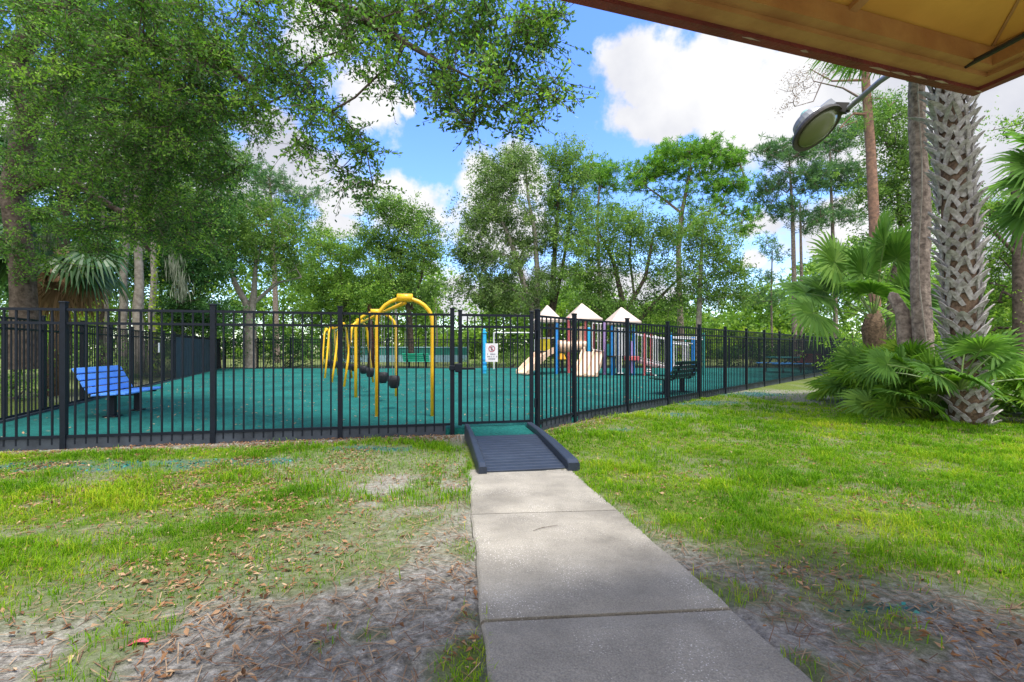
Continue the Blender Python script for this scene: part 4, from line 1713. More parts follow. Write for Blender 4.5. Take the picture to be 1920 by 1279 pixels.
def twig_leaves(tips, per_twig, twigs, tl, leaf, rng, droop=0.25):
    """Leaves set alternately along short twigs that spray out from each tip; returns leaves and the twigs themselves."""
    n = len(tips)
    k = n * twigs
    base = np.repeat(tips, twigs, 0) + rng.normal(size=(k, 3)) * tl * 0.22
    d = unit(rng.normal(size=(k, 3)) * np.array([1, 1, 0.6]) + np.array([0, 0, -droop]))
    L_ = tl * (0.6 + 0.8 * rng.random(k))
    t = np.linspace(0.12, 1.0, per_twig)
    c = base[:, None, :] + d[:, None, :] * (L_[:, None] * t)[:, :, None]
    c = c.reshape(-1, 3) + rng.normal(size=(k * per_twig, 3)) * leaf * 0.25
    dd = unit(np.repeat(d, per_twig, 0) * 0.7 + rng.normal(size=(k * per_twig, 3)) * 0.75)
    ln = leaf * (0.65 + 0.7 * rng.random(len(c)))
    v, f = leaf_quads(c + dd * ln[:, None] * 0.5, dd, ln, ln * 0.46, rng)
    tone = np.clip(0.46 + 0.17 * rng.normal(size=len(c)) + np.repeat(0.24 * rng.normal(size=n), twigs * per_twig), 0, 1)
    # thin twigs
    tip = base + d * L_[:, None]
    pos = np.concatenate([base, tip])
    par = np.concatenate([np.full(k, -1), np.arange(k)])
    rr = np.concatenate([np.full(k, 0.006), np.full(k, 0.003)])
    tv, tf = limb_mesh(pos, par, rr, 3)
    return v, f, tone, tv, tf


def needle_tufts(tips, per, length, width, rng, up=0.5, spread=0.35, sub=5):
    """Pine puffs: each tip carries a few tufts of thin needles that burst upwards and outwards."""
    n = len(tips) * sub
    c0 = np.repeat(tips, sub, 0) + rng.normal(size=(n, 3)) * spread * np.array([1, 1, 0.55])
    k = n * per
    b = np.repeat(c0, per, 0)
    d = unit(rng.normal(size=(k, 3)) + np.array([0, 0, up]))
    ln = length * (0.6 + 0.8 * rng.random(k))
    v, f = leaf_quads(b + d * ln[:, None] * 0.5, d, ln, width, rng)
    tone = np.clip(0.5 + 0.18 * rng.normal(size=k) + np.repeat(0.2 * rng.normal(size=n), per), 0, 1)
    return v, f, tone


def tree(name, label, trunks, lobes, bark, leafm, per=45, sigma=0.45, leaf=0.16, kind='broad', seed=1, group=None, cat='tree', seg=0.8, twig=0.012, flat=0.6, zbias=0.6, shell=0.45, sides=7, **kw):
    rng = np.random.default_rng(seed)
    tr = [[tuple(P(px, py, Y)) + (r,) for (px, py, Y, r) in t] for t in trunks]
    base = tr[0][0]
    rt = root(name, (base[0], base[1], base[2]), label, cat, group)
    tips = sample_lobes(lobes, rng, shell)
    pos, par, rad, bn = skeleton(tr, tips, rng, seg, twig, zbias)
    v, f = limb_mesh(pos, par, rad, sides)
    link('trunk', np_mesh('trunk', v, f), bark, rt, True)
    if kind == 'broad':
        v, f, t = broadleaf(tips, None, per, sigma, leaf, rng, flat)
    elif kind == 'pine':
        v, f, t = needle_tufts(tips, per, leaf, kw.get('nw', 0.03), rng, kw.get('up', 0.5), sigma, kw.get('sub', 5))
    elif kind == 'twig':
        v, f, t, tv, tf = twig_leaves(tips, kw.get('per_twig', 10), kw.get('twigs', 5), sigma, leaf, rng)
        link('twigs', np_mesh('twigs', tv, tf), bark, rt)
    link('crown', np_mesh('crown', v, f, t), leafm, rt)
    return rt


def build_near_oak():
    """The big live oak on the left whose branches overhang the lawn."""
    trunks = [[(46, 690, 11.2, 0.30), (44, 560, 11.2, 0.25), (40, 480, 11.1, 0.24), (22, 360, 11.0, 0.23), (55, 215, 10.6, 0.22), (30, 110, 10.2, 0.20), (90, 10, 9.6, 0.17), (170, -60, 9.0, 0.13)],
              [(55, 215, 10.6, 0.16), (150, 120, 9.4, 0.12), (280, 80, 8.4, 0.09), (420, 110, 7.6, 0.06), (500, 200, 7.6, 0.035)],
              [(90, 10, 9.6, 0.15), (300, -60, 8.0, 0.12), (500, -50, 7.0, 0.10), (600, 0, 6.4, 0.075), (690, 40, 6.0, 0.055), (760, 80, 5.8, 0.042), (830, 120, 5.6, 0.028), (920, 165, 5.5, 0.012)],
              [(600, 0, 6.4, 0.05), (700, 30, 6.2, 0.04), (790, 52, 6.2, 0.032), (850, 20, 6.1, 0.022), (900, 45, 6.0, 0.012)],
              [(22, 360, 11.0, 0.12), (120, 330, 10.4, 0.09), (230, 400, 10.2, 0.06), (280, 470, 10.4, 0.035)]]
    lobes = [  # dense mass
        (60, 60, 8.5, 150, 120, 1.6, 58), (220, 60, 7.8, 160, 110, 1.5, 72), (380, 60, 7.2, 150, 90, 1.4, 65), (120, 190, 9.0, 150, 90, 1.6, 46),
        (270, 190, 8.2, 150, 100, 1.5, 65), (400, 190, 7.8, 110, 95, 1.4, 46), (60, 330, 10.0, 110, 90, 1.5, 29), (200, 310, 9.2, 130, 90, 1.5, 52),
        (320, 300, 8.8, 110, 90, 1.4, 46), (150, 420, 10.0, 150, 70, 1.4, 46), (300, 400, 9.4, 110, 80, 1.3, 39), (40, 470, 10.6, 80, 55, 1.2, 16),
        (400, 300, 8.6, 70, 55, 1.0, 17), (350, 440, 9.6, 60, 50, 1.0, 12),
        # overhanging sprays
        (540, 40, 6.6, 110, 70, 1.1, 25), (520, 140, 6.8, 80, 50, 0.9, 14), (470, 200, 7.2, 60, 40, 0.9, 8), (580, 190, 6.6, 70, 40, 0.7, 8), (640, 240, 6.4, 75, 30, 0.6, 7),
        (700, 285, 6.2, 34, 22, 0.4, 3), (575, 285, 6.6, 40, 35, 0.5, 4), (640, 330, 6.4, 22, 26, 0.4, 3), (690, 365, 6.2, 32, 20, 0.4, 3),
        (650, 20, 6.2, 80, 45, 0.8, 12), (740, 30, 6.0, 90, 50, 0.8, 15), (850, 25, 5.8, 100, 50, 0.8, 16), (950, 25, 5.6, 90, 55, 0.8, 16), (1010, 70, 5.5, 48, 62, 0.6, 9),
        (690, 120, 6.0, 50, 45, 0.6, 5), (760, 140, 5.8, 70, 40, 0.6, 7), (850, 110, 5.7, 80, 45, 0.6, 9), (930, 120, 5.6, 80, 45, 0.6, 10),
        (850, 190, 5.6, 60, 30, 0.5, 6), (930, 190, 5.5, 55, 28, 0.4, 6), (1000, 180, 5.4, 50, 26, 0.4, 4), (870, 230, 5.5, 22, 18, 0.3, 2), (985, 230, 5.3, 40, 20, 0.3, 3), (1030, 180, 5.4, 24, 14, 0.3, 2)]
    tree('live_oak', 'huge live oak on the left, leaning grey trunk, branches overhanging the lawn and sky', trunks, lobes, M['bark_oak'], M['leaf_near'],
         kind='twig', sigma=0.30, leaf=0.062, seed=3, seg=0.35, twig=0.006, per_twig=11, twigs=12, zbias=0.1)


build_near_oak()

G_OAK = 'oaks beyond the playground'
G_PINE = 'pines beyond the playground'
G_WOOD = 'trees in the woods on the left'


def build_far_trees():
    # --- centre: tall grey green laurel oak with a forked trunk
    tree('laurel_oak', 'tall grey green forked oak standing behind the gate and the leftmost play tower',
         [[(1012, 668, 33, 0.30), (1006, 600, 33, 0.27), (985, 540, 33, 0.22), (960, 460, 33, 0.16), (935, 400, 33, 0.10), (915, 340, 33, .06)],
          [(1006, 600, 33, 0.22), (1008, 520, 33, 0.20), (1003, 440, 33, 0.15), (990, 370, 33, 0.10), (985, 310, 33, 0.05)],
          [(1000, 580, 33, 0.14), (960, 540, 33, 0.10), (930, 520, 33, .06)]],
         [(935, 330, 33, 50, 45, 2.0, 42), (985, 310, 33, 46, 48, 2.0, 30), (900, 400, 33, 50, 55, 2.2, 46), (955, 410, 33, 55, 55, 2.2, 36), (880, 470, 33, 42, 50, 2.0, 40),
          (935, 490, 33, 60, 45, 2.2, 36), (1000, 450, 33, 40, 60, 2.0, 26), (900, 545, 33, 60, 38, 2.0, 40), (960, 560, 33, 60, 40, 2.0, 36), (1010, 535, 33, 40, 35, 1.8, 20)],
         M['bark_pale'], M['leaf_grey'], per=95, sigma=0.50, leaf=0.20, seed=21, group=G_OAK)
    tree('laurel_oak', 'tall upright oak with parallel stems, just right of the grey green forked oak',
         [[(1030, 668, 34, 0.26), (1036, 560, 34, 0.22), (1040, 470, 34, 0.17), (1046, 390, 34, 0.11), (1050, 310, 34, 0.05)],
          [(1034, 600, 34, 0.16), (1055, 500, 34, 0.13), (1068, 420, 34, 0.09), (1075, 340, 34, 0.05)]],
         [(1050, 300, 34, 42, 38, 1.8, 44), (1085, 320, 34, 28, 45, 1.6, 30), (1035, 360, 34, 34, 45, 1.6, 34), (1075, 390, 34, 48, 48, 1.8, 46), (1050, 450, 34, 50, 40, 1.8, 36), (1095, 440, 34, 40, 40, 1.6, 26), (1060, 520, 34, 50, 38, 1.6, 22)],
         M['bark_oak'], M['leaf_oak'], per=75, sigma=0.48, leaf=0.19, seed=22, group=G_OAK)
    # --- tall slash pine with an umbrella crown
    tree('slash_pine', 'tall bright green pine with broad umbrella crown behind the play structure',
         [[(1278, 664, 40, 0.30), (1274, 560, 40, 0.25), (1272, 470, 40, 0.22), (1278, 400, 40, 0.19), (1290, 340, 40, 0.14), (1296, 300, 40, 0.08)],
          [(1276, 440, 40, 0.13), (1310, 405, 40, 0.11), (1350, 385, 40, .07), (1372, 340, 40, 0.05)], [(1278, 400, 40, 0.12), (1240, 370, 40, .09), (1205, 345, 40, .05)]],
         [(1270, 285, 40, 42, 20, 1.8, 51), (1325, 283, 40, 40, 20, 1.8, 51), (1365, 305, 40, 32, 28, 1.6, 44), (1235, 312, 40, 34, 22, 1.6, 38), (1295, 320, 40, 50, 24, 1.8, 33), (1345, 345, 40, 46, 22, 1.6, 33),
          (1385, 352, 40, 22, 26, 1.4, 20), (1200, 340, 40, 28, 24, 1.4, 26), (1270, 370, 40, 50, 20, 1.6, 20), (1340, 390, 40, 45, 20, 1.6, 20), (1405, 400, 40, 32, 20, 1.2, 18), (1205, 320, 40, 22, 18, 1.2, 18), (1300, 420, 40, 34, 24, 1.4, 15), (1400, 430, 40, 40, 10, 1.2, 11)],
         M['bark_grey'], M['needle'], kind='pine', per=18, sigma=0.38, leaf=0.30, seed=31, group=G_PINE, nw=0.055, sub=6, twig=0.02, zbias=0.9)
    tree('slash_pine', 'smaller flat topped pine between the upright oak and the umbrella pine',
         [[(1128, 664, 42, 0.22), (1124, 520, 42, 0.18), (1120, 420, 42, 0.14), (1124, 340, 42, 0.07)]],
         [(1110, 318, 42, 30, 16, 1.4, 22), (1140, 320, 42, 28, 18, 1.4, 22), (1125, 345, 42, 44, 18, 1.6, 22), (1105, 385, 42, 24, 16, 1.2, 8), (1150, 395, 42, 24, 16, 1.2, 8)],
         M['bark_grey'], M['needle'], kind='pine', per=16, sigma=0.45, leaf=0.36, seed=32, group=G_PINE, nw=0.055, sub=6, twig=0.02, zbias=0.9)
    # --- oak mass under the pine
    tree('spreading_oak', 'broad dark green oak with many stems directly behind the middle and right play towers',
         [[(1165, 668, 31, 0.24), (1166, 560, 31, 0.19), (1150, 490, 31, 0.13), (1120, 430, 31, .07)], [(1166, 600, 31, 0.15), (1210, 520, 31, 0.13), (1225, 440, 31, 0.08)], [(1168, 640, 31, .14), (1225, 570, 31, 0.11), (1275, 520, 31, 0.07)],
          [(1190, 560, 31, 0.09), (1180, 480, 31, .07), (1185, 430, 31, .05)]],
         [(1110, 450, 31, 50, 45, 1.8, 36), (1170, 420, 31, 52, 42, 2.0, 46), (1230, 440, 31, 52, 42, 2.0, 44), (1100, 520, 31, 46, 45, 1.8, 40), (1150, 490, 31, 50, 40, 1.8, 32), (1110, 580, 31, 46, 34, 1.6, 34), (1170, 560, 31, 50, 40, 1.8, 26), (1235, 510, 31, 46, 32, 1.8, 24), (1240, 580, 31, 60, 34, 1.8, 30), (1180, 610, 31, 40, 22, 1.4, 12)],
         M['bark_oak'], M['leaf_oak'], per=80, sigma=0.46, leaf=0.18, seed=23, group=G_OAK)
    tree('spreading_oak', 'dark oak with a single pale trunk right of the play structure',
         [[(1308, 668, 30, 0.20), (1311, 580, 30, 0.17), (1314, 500, 30, 0.13), (1318, 430, 30, 0.06)]],
         [(1300, 430, 30, 60, 36, 1.8, 40), (1350, 450, 30, 34, 36, 1.4, 22), (1320, 490, 30, 54, 34, 1.8, 34), (1370, 510, 30, 40, 34, 1.6, 26), (1290, 540, 30, 46, 34, 1.6, 24), (1350, 560, 30, 50, 30, 1.6, 28), (1395, 550, 30, 28, 26, 1.2, 14)],
         M['bark_pale'], M['leaf_oak'], per=75, sigma=0.45, leaf=0.18, seed=24, group=G_OAK)
    # --- left of centre
    tree('open_oak', 'loose round oak with blue sky showing through it, left of the gate',
         [[(772, 672, 30, 0.22), (768, 590, 30, 0.18), (755, 520, 30, 0.13), (745, 450, 30, 0.07)], [(768, 590, 30, .12), (790, 520, 30, .09), (800, 460, 30, .05)]],
         [(735, 400, 30, 50, 26, 1.6, 34), (780, 425, 30, 44, 30, 1.6, 32), (715, 455, 30, 46, 34, 1.8, 36), (770, 480, 30, 54, 34, 1.8, 38), (810, 480, 30, 24, 36, 1.2, 16), (730, 530, 30, 56, 34, 1.8, 40), (790, 550, 30, 34, 30, 1.4, 16), (700, 390, 30, 22, 12, 1, 8)],
         M['bark_oak'], M['leaf_oak'], per=95, sigma=0.48, leaf=0.18, seed=25, group=G_OAK)
    tree('sweetgum', 'mid green leafy tree behind the yellow swings, between two oaks',
         [[(650, 672, 32, 0.20), (648, 590, 32, 0.16), (640, 520, 32, 0.10), (638, 470, 32, 0.05)]],
         [(620, 470, 32, 50, 34, 1.8, 40), (670, 480, 32, 40, 32, 1.6, 30), (590, 440, 32, 26, 26, 1.2, 14), (640, 540, 32, 62, 36, 1.8, 50), (580, 530, 32, 42, 40, 1.6, 34), (690, 560, 32, 44, 30, 1.6, 28), (600, 590, 32, 50, 26, 1.6, 28), (665, 605, 32, 50, 22, 1.6, 26)],
         M['bark_oak'], M['leaf_mid'], per=75, sigma=0.48, leaf=0.18, seed=26, group=G_OAK)
    tree('live_oak', 'pale forked live oak behind the side of the playground, left of the swings',
         [[(470, 690, 27, 0.36), (470, 610, 27, 0.30), (462, 570, 27, 0.22), (440, 530, 27, 0.15), (425, 480, 27, 0.08)], [(470, 600, 27, 0.22), (476, 550, 27, .17), (480, 490, 27, 0.10), (500, 440, 27, .05)], [(474, 570, 27, .12), (520, 530, 27, .09), (565, 520, 27, .05)]],
         [(430, 430, 27, 46, 40, 1.8, 40), (490, 410, 27, 50, 36, 1.8, 40), (540, 440, 27, 44, 36, 1.6, 32), (470, 470, 27, 60, 32, 1.8, 38), (540, 500, 27, 44, 30, 1.4, 26), (410, 490, 27, 30, 32, 1.4, 18), (580, 400, 27, 20, 14, 1, 6)],
         M['bark_pale'], M['leaf_oak'], per=75, sigma=0.42, leaf=0.16, seed=27, group=G_OAK)
    tree('slash_pine', 'blue green pine top rising above the pale forked live oak',
         [[(520, 680, 40, 0.25), (515, 520, 40, 0.2), (510, 400, 40, 0.14), (505, 330, 40, 0.06)]],
         [(480, 330, 40, 26, 20, 1.4, 18), (520, 340, 40, 30, 18, 1.4, 20), (555, 370, 40, 32, 18, 1.4, 18), (490, 375, 40, 36, 20, 1.4, 20), (590, 365, 40, 16, 12, 1, 6), (455, 300, 40, 18, 16, 1, 9), (540, 405, 40, 30, 18, 1.4, 14)],
         M['bark_grey'], M['needle_dark'], kind='pine', per=16, sigma=0.5, leaf=0.34, seed=33, group=G_PINE, nw=0.055, sub=6, twig=0.02, zbias=0.9)


def build_left_woods():
    specs = [
        ('woodland_tree', 'broad dark tree filling the wood just behind the solid navy fence panels', [[(335, 690, 24, 0.22), (340, 560, 24, 0.18), (350, 450, 24, 0.12), (360, 360, 24, .06)]],
         [(330, 400, 24, 60, 60, 2, 60), (390, 380, 24, 46, 60, 1.8, 44), (320, 500, 24, 60, 50, 2, 56), (385, 500, 24, 46, 50, 1.8, 44), (350, 580, 24, 70, 40, 2, 56), (420, 330, 24, 36, 30, 1.4, 20), (400, 590, 24, 46, 36, 1.4, 26)], 'bark_oak', 'leaf_dark', 41),
        ('woodland_tree', 'deep green tree in the wood behind the hanging palm, left of the pale trunks', [[(190, 690, 22, 0.22), (190, 560, 22, 0.18), (185, 420, 22, 0.1), (180, 330, 22, .06)]],
         [(160, 380, 22, 70, 60, 2, 50), (230, 400, 22, 60, 60, 2, 48), (120, 470, 22, 60, 50, 2, 40), (210, 500, 22, 60, 46, 2, 40), (100, 560, 22, 50, 40, 1.6, 22)], 'bark_oak', 'leaf_dark', 42),
        ('woodland_tree', 'olive green tree high in the wood behind the navy panels, above the mossy trunks', [[(262, 690, 30, 0.2), (264, 540, 30, 0.18), (270, 400, 30, 0.12), (290, 280, 30, .06)]],
         [(300, 280, 30, 70, 60, 2, 56), (380, 280, 30, 56, 50, 2, 44), (240, 340, 30, 60, 50, 2, 44), (430, 290, 30, 24, 30, 1.2, 14)], 'bark_pale', 'leaf_oak', 43),
        ('woodland_tree', 'very tall dark tree whose crown fills in behind the big oak at the upper left', [[(120, 690, 19, 0.26), (118, 400, 19, 0.22), (150, 200, 19, 0.16), (190, 60, 19, 0.08)]],
         [(90, 60, 19, 120, 80, 2, 60), (240, 50, 19, 110, 80, 2, 60), (360, 80, 19, 70, 70, 1.8, 36), (110, 190, 19, 110, 80, 2, 56), (240, 190, 19, 100, 80, 2, 56), (340, 200, 19, 70, 70, 1.8, 40), (60, 300, 19, 90, 70, 2, 40), (180, 300, 19, 80, 60, 2, 40)], 'bark_oak', 'leaf_dark', 45),
        ('woodland_tree', 'shaded tree at the outer left edge of the wood beyond the side fence', [[(-40, 690, 16, 0.22), (-40, 520, 16, 0.2), (-30, 380, 16, 0.12)]],
         [(-40, 300, 16, 90, 80, 2, 50), (20, 420, 16, 70, 60, 1.6, 40), (-60, 450, 16, 80, 70, 2, 40), (0, 530, 16, 60, 40, 1.6, 24)], 'bark_oak', 'leaf_dark', 44)]
    for (nm, lab, tr, lb, bk, lf, sd) in specs:
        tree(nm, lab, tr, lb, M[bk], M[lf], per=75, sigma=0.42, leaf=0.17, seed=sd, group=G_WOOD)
    # bare pale trunks of the wood
    spec = [((228, 690), (236, 400), 19, 0.17, 'grey trunk in the wood, furthest left of the bare pale trunks'), ((262, 690), (258, 420), 19, 0.20, 'thick pale trunk in the wood, middle one of the bare trunks'),
            ((283, 690), (290, 440), 18.5, 0.14, 'pale trunk with yellow vine leaves, right one of the bare trunks'), ((205, 690), (196, 500), 20, 0.10, 'slim shaded trunk in the wood left of the grey bare trunk')]
    rng = np.random.default_rng(51)
    for i, (a, b, Y, r, lab) in enumerate(spec):
        rt = root('bare_trunk_tree', P(a[0], 690, Y), lab, 'tree', 'bare trunks in the wood')
        A, B = P(a[0], 700, Y), P(b[0], b[1], Y)
        B2 = P(b[0] + (b[0] - a[0]) * 0.6, b[1] - 170, Y)
        pts = [A.lerp(B, k / 7) + Vector((rng.normal() * 0.03, rng.normal() * 0.03, 0)) for k in range(8)] + [B.lerp(B2, 0.5), B2]
        mb = MB()
        mb.tube(pts, [r * (1 - 0.05 * k) for k in range(10)], 10)
        mb.build('trunk', M['bark_pale'], rt, smooth=True)
        tips = np.array([tuple(B2 + Vector((rng.normal() * 1.1, rng.normal() * 1.1, rng.normal() * 0.7))) for _ in range(14)])
        v, f, t = broadleaf(tips, None, 60, 0.45, 0.17, rng)
        link('crown', np_mesh('crown', v, f, t), M['leaf_oak'], rt)
        if i == 2:
            c = np.array([tuple(A.lerp(B, s) + Vector((0.16 + rng.normal() * 0.07, -0.1 + rng.normal() * 0.08, 0))) for s in rng.random(260)])
            d = unit(rng.normal(size=(260, 3)))
            v, f = leaf_quads(c, d, 0.13, 0.09, rng)
            link('vine', np_mesh('vine', v, f, np.clip(0.6 + 0.25 * rng.normal(size=260), 0, 1)), M['leaf_lime'], rt)


def bush(name, label, boxes, leafm, leaf, dens, seed, cat='bush', group=None, kind=None, sigma=0.3):
    """Low leafy mass: leaf clumps spread over ellipsoids (px, py, Y, rx px, ry px, depth m)."""
    rng = np.random.default_rng(seed)
    tips = np.concatenate([sample_lobes([(px, py, Y, rx, ry, rd, max(4, int(dens * rx * ry / F / F * Y * Y * 3)))], rng, 0.5) for (px, py, Y, rx, ry, rd) in boxes])
    tips[:, 2] = np.maximum(tips[:, 2], 0.12)
    base = boxes[0]
    b = P(base[0], base[1], base[2])
    rt = root(name, (b.x, b.y, 0), label, cat, group)
    v, f, t = broadleaf(tips, None, 45, sigma, leaf, rng, 0.7)
    v[:, 2] = np.maximum(v[:, 2], 0.0)
    link('foliage', np_mesh('foliage', v, f, t), leafm, rt)
    mb = MB()
    n = min(10, len(tips))
    sel = tips[rng.choice(len(tips), n, replace=False)]
    for q in sel:
        mb.tube([(q[0] * 0.6 + b.x * 0.4, q[1], -0.05), (q[0] * 0.85 + b.x * 0.15, q[1], q[2] * 0.5), tuple(q)], [0.03, 0.022, 0.01], 5)
    mb.build('stems', M['bark_oak'], rt)
    return rt


def build_understory():
    bush('hedge', 'clipped dark green hedge beyond the gate, behind the blue post', [(925, 674, 29, 62, 18, 0.6), (985, 674, 29, 40, 18, 0.6)], M['leaf_oak'], 0.11, 9, 61, 'hedge', sigma=0.22)
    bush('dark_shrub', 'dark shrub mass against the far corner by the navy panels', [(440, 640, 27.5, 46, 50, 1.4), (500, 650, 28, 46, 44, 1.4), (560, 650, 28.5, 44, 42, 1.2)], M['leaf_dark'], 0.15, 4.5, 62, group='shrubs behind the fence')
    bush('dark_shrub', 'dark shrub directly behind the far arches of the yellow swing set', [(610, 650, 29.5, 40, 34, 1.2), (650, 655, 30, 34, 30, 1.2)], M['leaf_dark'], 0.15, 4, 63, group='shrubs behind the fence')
    bush('lime_shrub', 'sunlit yellow green shrubs seen between the pale trunks over the side fence', [(60, 590, 17, 70, 26, 1.0), (130, 600, 18, 60, 22, 1.0), (215, 600, 22, 60, 26, 1.0), (300, 600, 23, 40, 26, 1)], M['leaf_lime'], 0.14, 4, 64, group='shrubs behind the fence')
    bush('lime_shrub', 'sunlit yellow green shrub low behind the navy panels', [(340, 610, 26, 60, 20, 1.0), (400, 600, 27, 40, 18, 1.0)], M['leaf_mid'], 0.14, 4, 65, group='shrubs behind the fence')
    bush('fern_bank', 'dark green undergrowth pressed against the outside of the side fence', [(20, 690, 11.6, 70, 62, 0.6), (110, 690, 14, 60, 52, 0.7), (200, 685, 17, 60, 46, 0.7), (280, 680, 20.5, 50, 40, 0.7)], M['leaf_oak'], 0.13, 5, 66, group='shrubs behind the fence')
    bush('autumn_shrub', 'tan and yellow shrub between the tree trunks past the mint bench', [(770, 640, 40, 70, 26, 1.5), (840, 640, 40, 40, 24, 1.2)], M['leaf_lime'], 0.2, 1.6, 67, group='shrubs behind the fence')
    bush('roadside_bush', 'pale green bushes beyond the far fence, right of the play structure', [(1370, 628, 45, 60, 22, 2), (1450, 630, 48, 60, 20, 2), (1320, 640, 44, 40, 20, 2)], M['leaf_lime'], 0.26, 1.5, 68, group='shrubs behind the fence')
    bush('roadside_bush', 'dull green bushes in shade beyond the far fence, behind the picnic table', [(1400, 668, 33, 60, 20, 1.5), (1480, 665, 34, 60, 22, 1.5), (1560, 655, 34, 60, 30, 1.5), (1340, 670, 33, 40, 18, 1.5)], M['leaf_dark'], 0.18, 3, 69, group='shrubs behind the fence')
    bush('roadside_bush', 'mid green bushes behind the play structure beyond the far fence', [(1080, 660, 34, 70, 26, 1.5), (1180, 660, 34, 70, 24, 1.5), (1260, 665, 34, 50, 22, 1.5)], M['leaf_mid'], 0.18, 2.6, 70, group='shrubs behind the fence')
    # small trees visible through the fence: slim trunks beyond the court
    for k, (px, Y, r, pt, lab) in enumerate(((696, 29, 0.22, 570, 'brown trunk standing behind the swing seats'), (672, 34, 0.12, 560, 'slim trunk left of the brown trunk behind the swings'), (820, 38, 0.09, 560, 'thin pale trunk just left of the gate, far behind'), (745, 42, 0.14, 560, 'grey trunk behind the mint bench'))):
        rt = root('slim_tree', P(px, 690, Y), lab, 'tree', 'slim trunks beyond the far fence')
        mb = MB()
        a, b = P(px, 700, Y), P(px - 4, pt, Y)
        mb.tube([a, a.lerp(b, 0.5) + Vector((0.06, 0, 0)), b], [r, r * 0.85, r * 0.6], 9)
        mb.build('trunk', M['bark_red'] if k == 0 else M['bark_pale'], rt, smooth=True)
        rng = np.random.default_rng(300 + k)
        tips = np.array([tuple(b + Vector((rng.normal() * 1.2, rng.normal() * 0.8, 0.6 + rng.normal() * 0.7))) for _ in range(22)])
        v, f, t = broadleaf(tips, None, 60, 0.45, 0.2, rng)
        link('crown', np_mesh('crown', v, f, t), M['leaf_mid'], rt)
    # the far wood: one mass nobody could count
    rng = np.random.default_rng(77)
    tips = []
    for k in range(3600):
        px = rng.uniform(-700, 2700)
        Y = rng.uniform(52, 70)
        top = 560 + 26 * math.sin(px * 0.011) + 18 * math.sin(px * 0.037 + 2)
        if px < 560:
            top -= 150
        if 560 <= px < 830:
            top -= 75
        if px > 1500:
            top -= 60
        if 820 < px < 905:
            top = 632
        py = rng.uniform(top, 668)
        tips.append(tuple(P(px, py, Y)))
    v, f, t = broadleaf(np.array(tips), None, 55, 1.1, 0.62, rng)
    o = link('distant_woods', np_mesh('distant_woods', v, f, t), M['leaf_mid'])
    tag(o, 'far line of mixed green woods closing the view behind the fences', 'woods', None, 'stuff')


build_far_trees()
build_left_woods()
build_understory()


# ------------------------------------------------------------------ palms
def fan_blade(H, a, n, R, rng, span=4.6, nl=34, droop=0.35, width=0.042, joined=0.38):
    """One costapalmate fan: folded leaflets radiating from hub H in the plane of axis a and normal n. Returns quads."""
    a = a.normalized()
    n = (n - a * n.dot(a)).normalized()
    b = n.cross(a)
    vs, tone = [], []
    base_t = rng.normal() * 0.14
    for i in range(nl):
        th = (i / (nl - 1) - 0.5) * span
        d = a * math.cos(th) + b * math.sin(th)
        s = n.cross(d)
        L_ = R * (0.80 + 0.20 * math.cos(th * 0.55)) * (0.92 + 0.16 * rng.random())
        w = width * (0.85 + 0.3 * rng.random()) * R / 0.8
        p = []
        dz = 0.0
        curve = droop * (0.7 + 0.6 * rng.random())
        for (t, ww) in ((0.03, 0.15), (joined, 1.0), (0.72, 0.62), (1.0, 0.05)):
            q = H + d * (L_ * t) + n * (0.10 * L_ * math.sin(t * 2.2)) + Vector((0, 0, -curve * L_ * max(0, t - 0.3) ** 2))
            k = Vector((0, 0, 0)) if ww < 0.1 else n * (0.012 * (1 if i % 2 else -1))
            p.append((q - s * (w * ww) + k, q + s * (w * ww) - k))
        for j in range(3):
            vs += [p[j][0], p[j][1], p[j + 1][1], p[j + 1][0]]
            tone.append(min(1, max(0, 0.5 + base_t + rng.normal() * 0.13)))
    return vs, tone


def fan_plant(name, label, cat, base, fronds, m, seed, group=None, trunk=None, turn=0.0, width=0.042, nl=34):
    """fronds: (azimuth, elevation, petiole length, fan radius, droop). One frond object per leaf."""
    rng = np.random.default_rng(seed)
    rt = root(name, base, label, cat, group)
    base = Vector(base)
    for (az, el, L_, R, dr, span, mm) in fronds:
        d0 = Vector((math.cos(az) * math.cos(el), math.sin(az) * math.cos(el), math.sin(el)))
        pts = []
        for k in range(6):
            t = k / 5
            pts.append(base + d0 * (L_ * t) + Vector((0, 0, -0.22 * L_ * t * t)))
        a = (pts[-1] - pts[-2]).normalized()
        up = Vector((0, 0, 1))
        n = (up - a * up.dot(a))
        if n.length < 0.1:
            n = Vector((-math.cos(az), -math.sin(az), 0.2))
        n = (n.normalized() + Vector((rng.normal(), rng.normal(), rng.normal())) * 0.28).normalized()
        if turn:        # blades twist on their stalks towards the open lawn
            n = (n + Vector((-0.35, -0.93, 0.1)) * turn * (0.6 + 0.8 * rng.random())).normalized()
        vs, tone = fan_blade(pts[-1], a, n, R, rng, span=span, droop=dr, width=width, nl=nl)
        o = link('frond', np_mesh('frond', np.array([tuple(v) for v in vs]), np.arange(len(vs)).reshape(-1, 4), tone), mm or m, rt)
        mb = MB()
        mb.tube(pts, [0.017, 0.016, 0.014, 0.012, 0.011, 0.010], 5)
        mb.build('petiole', M['petiole'] if mm is None else M['fibre'], o)
    if trunk:
        mb = MB()
        mb.tube([Vector(t[:3]) for t in trunk], [t[3] for t in trunk], 12)
        mb.build('trunk', M['fibre'], rt, smooth=True)
    return rt


def fr(n, az0, el, L_, R, dr, seed, span=(4.2, 5.0)):
    rng = random.Random(seed)
    out = []
    for k in range(n):
        az = az0 + k * 2.399963
        out.append((az, math.radians(rng.uniform(*el)), rng.uniform(*L_), rng.uniform(*R), rng.uniform(*dr), rng.uniform(*span), None))
    return out


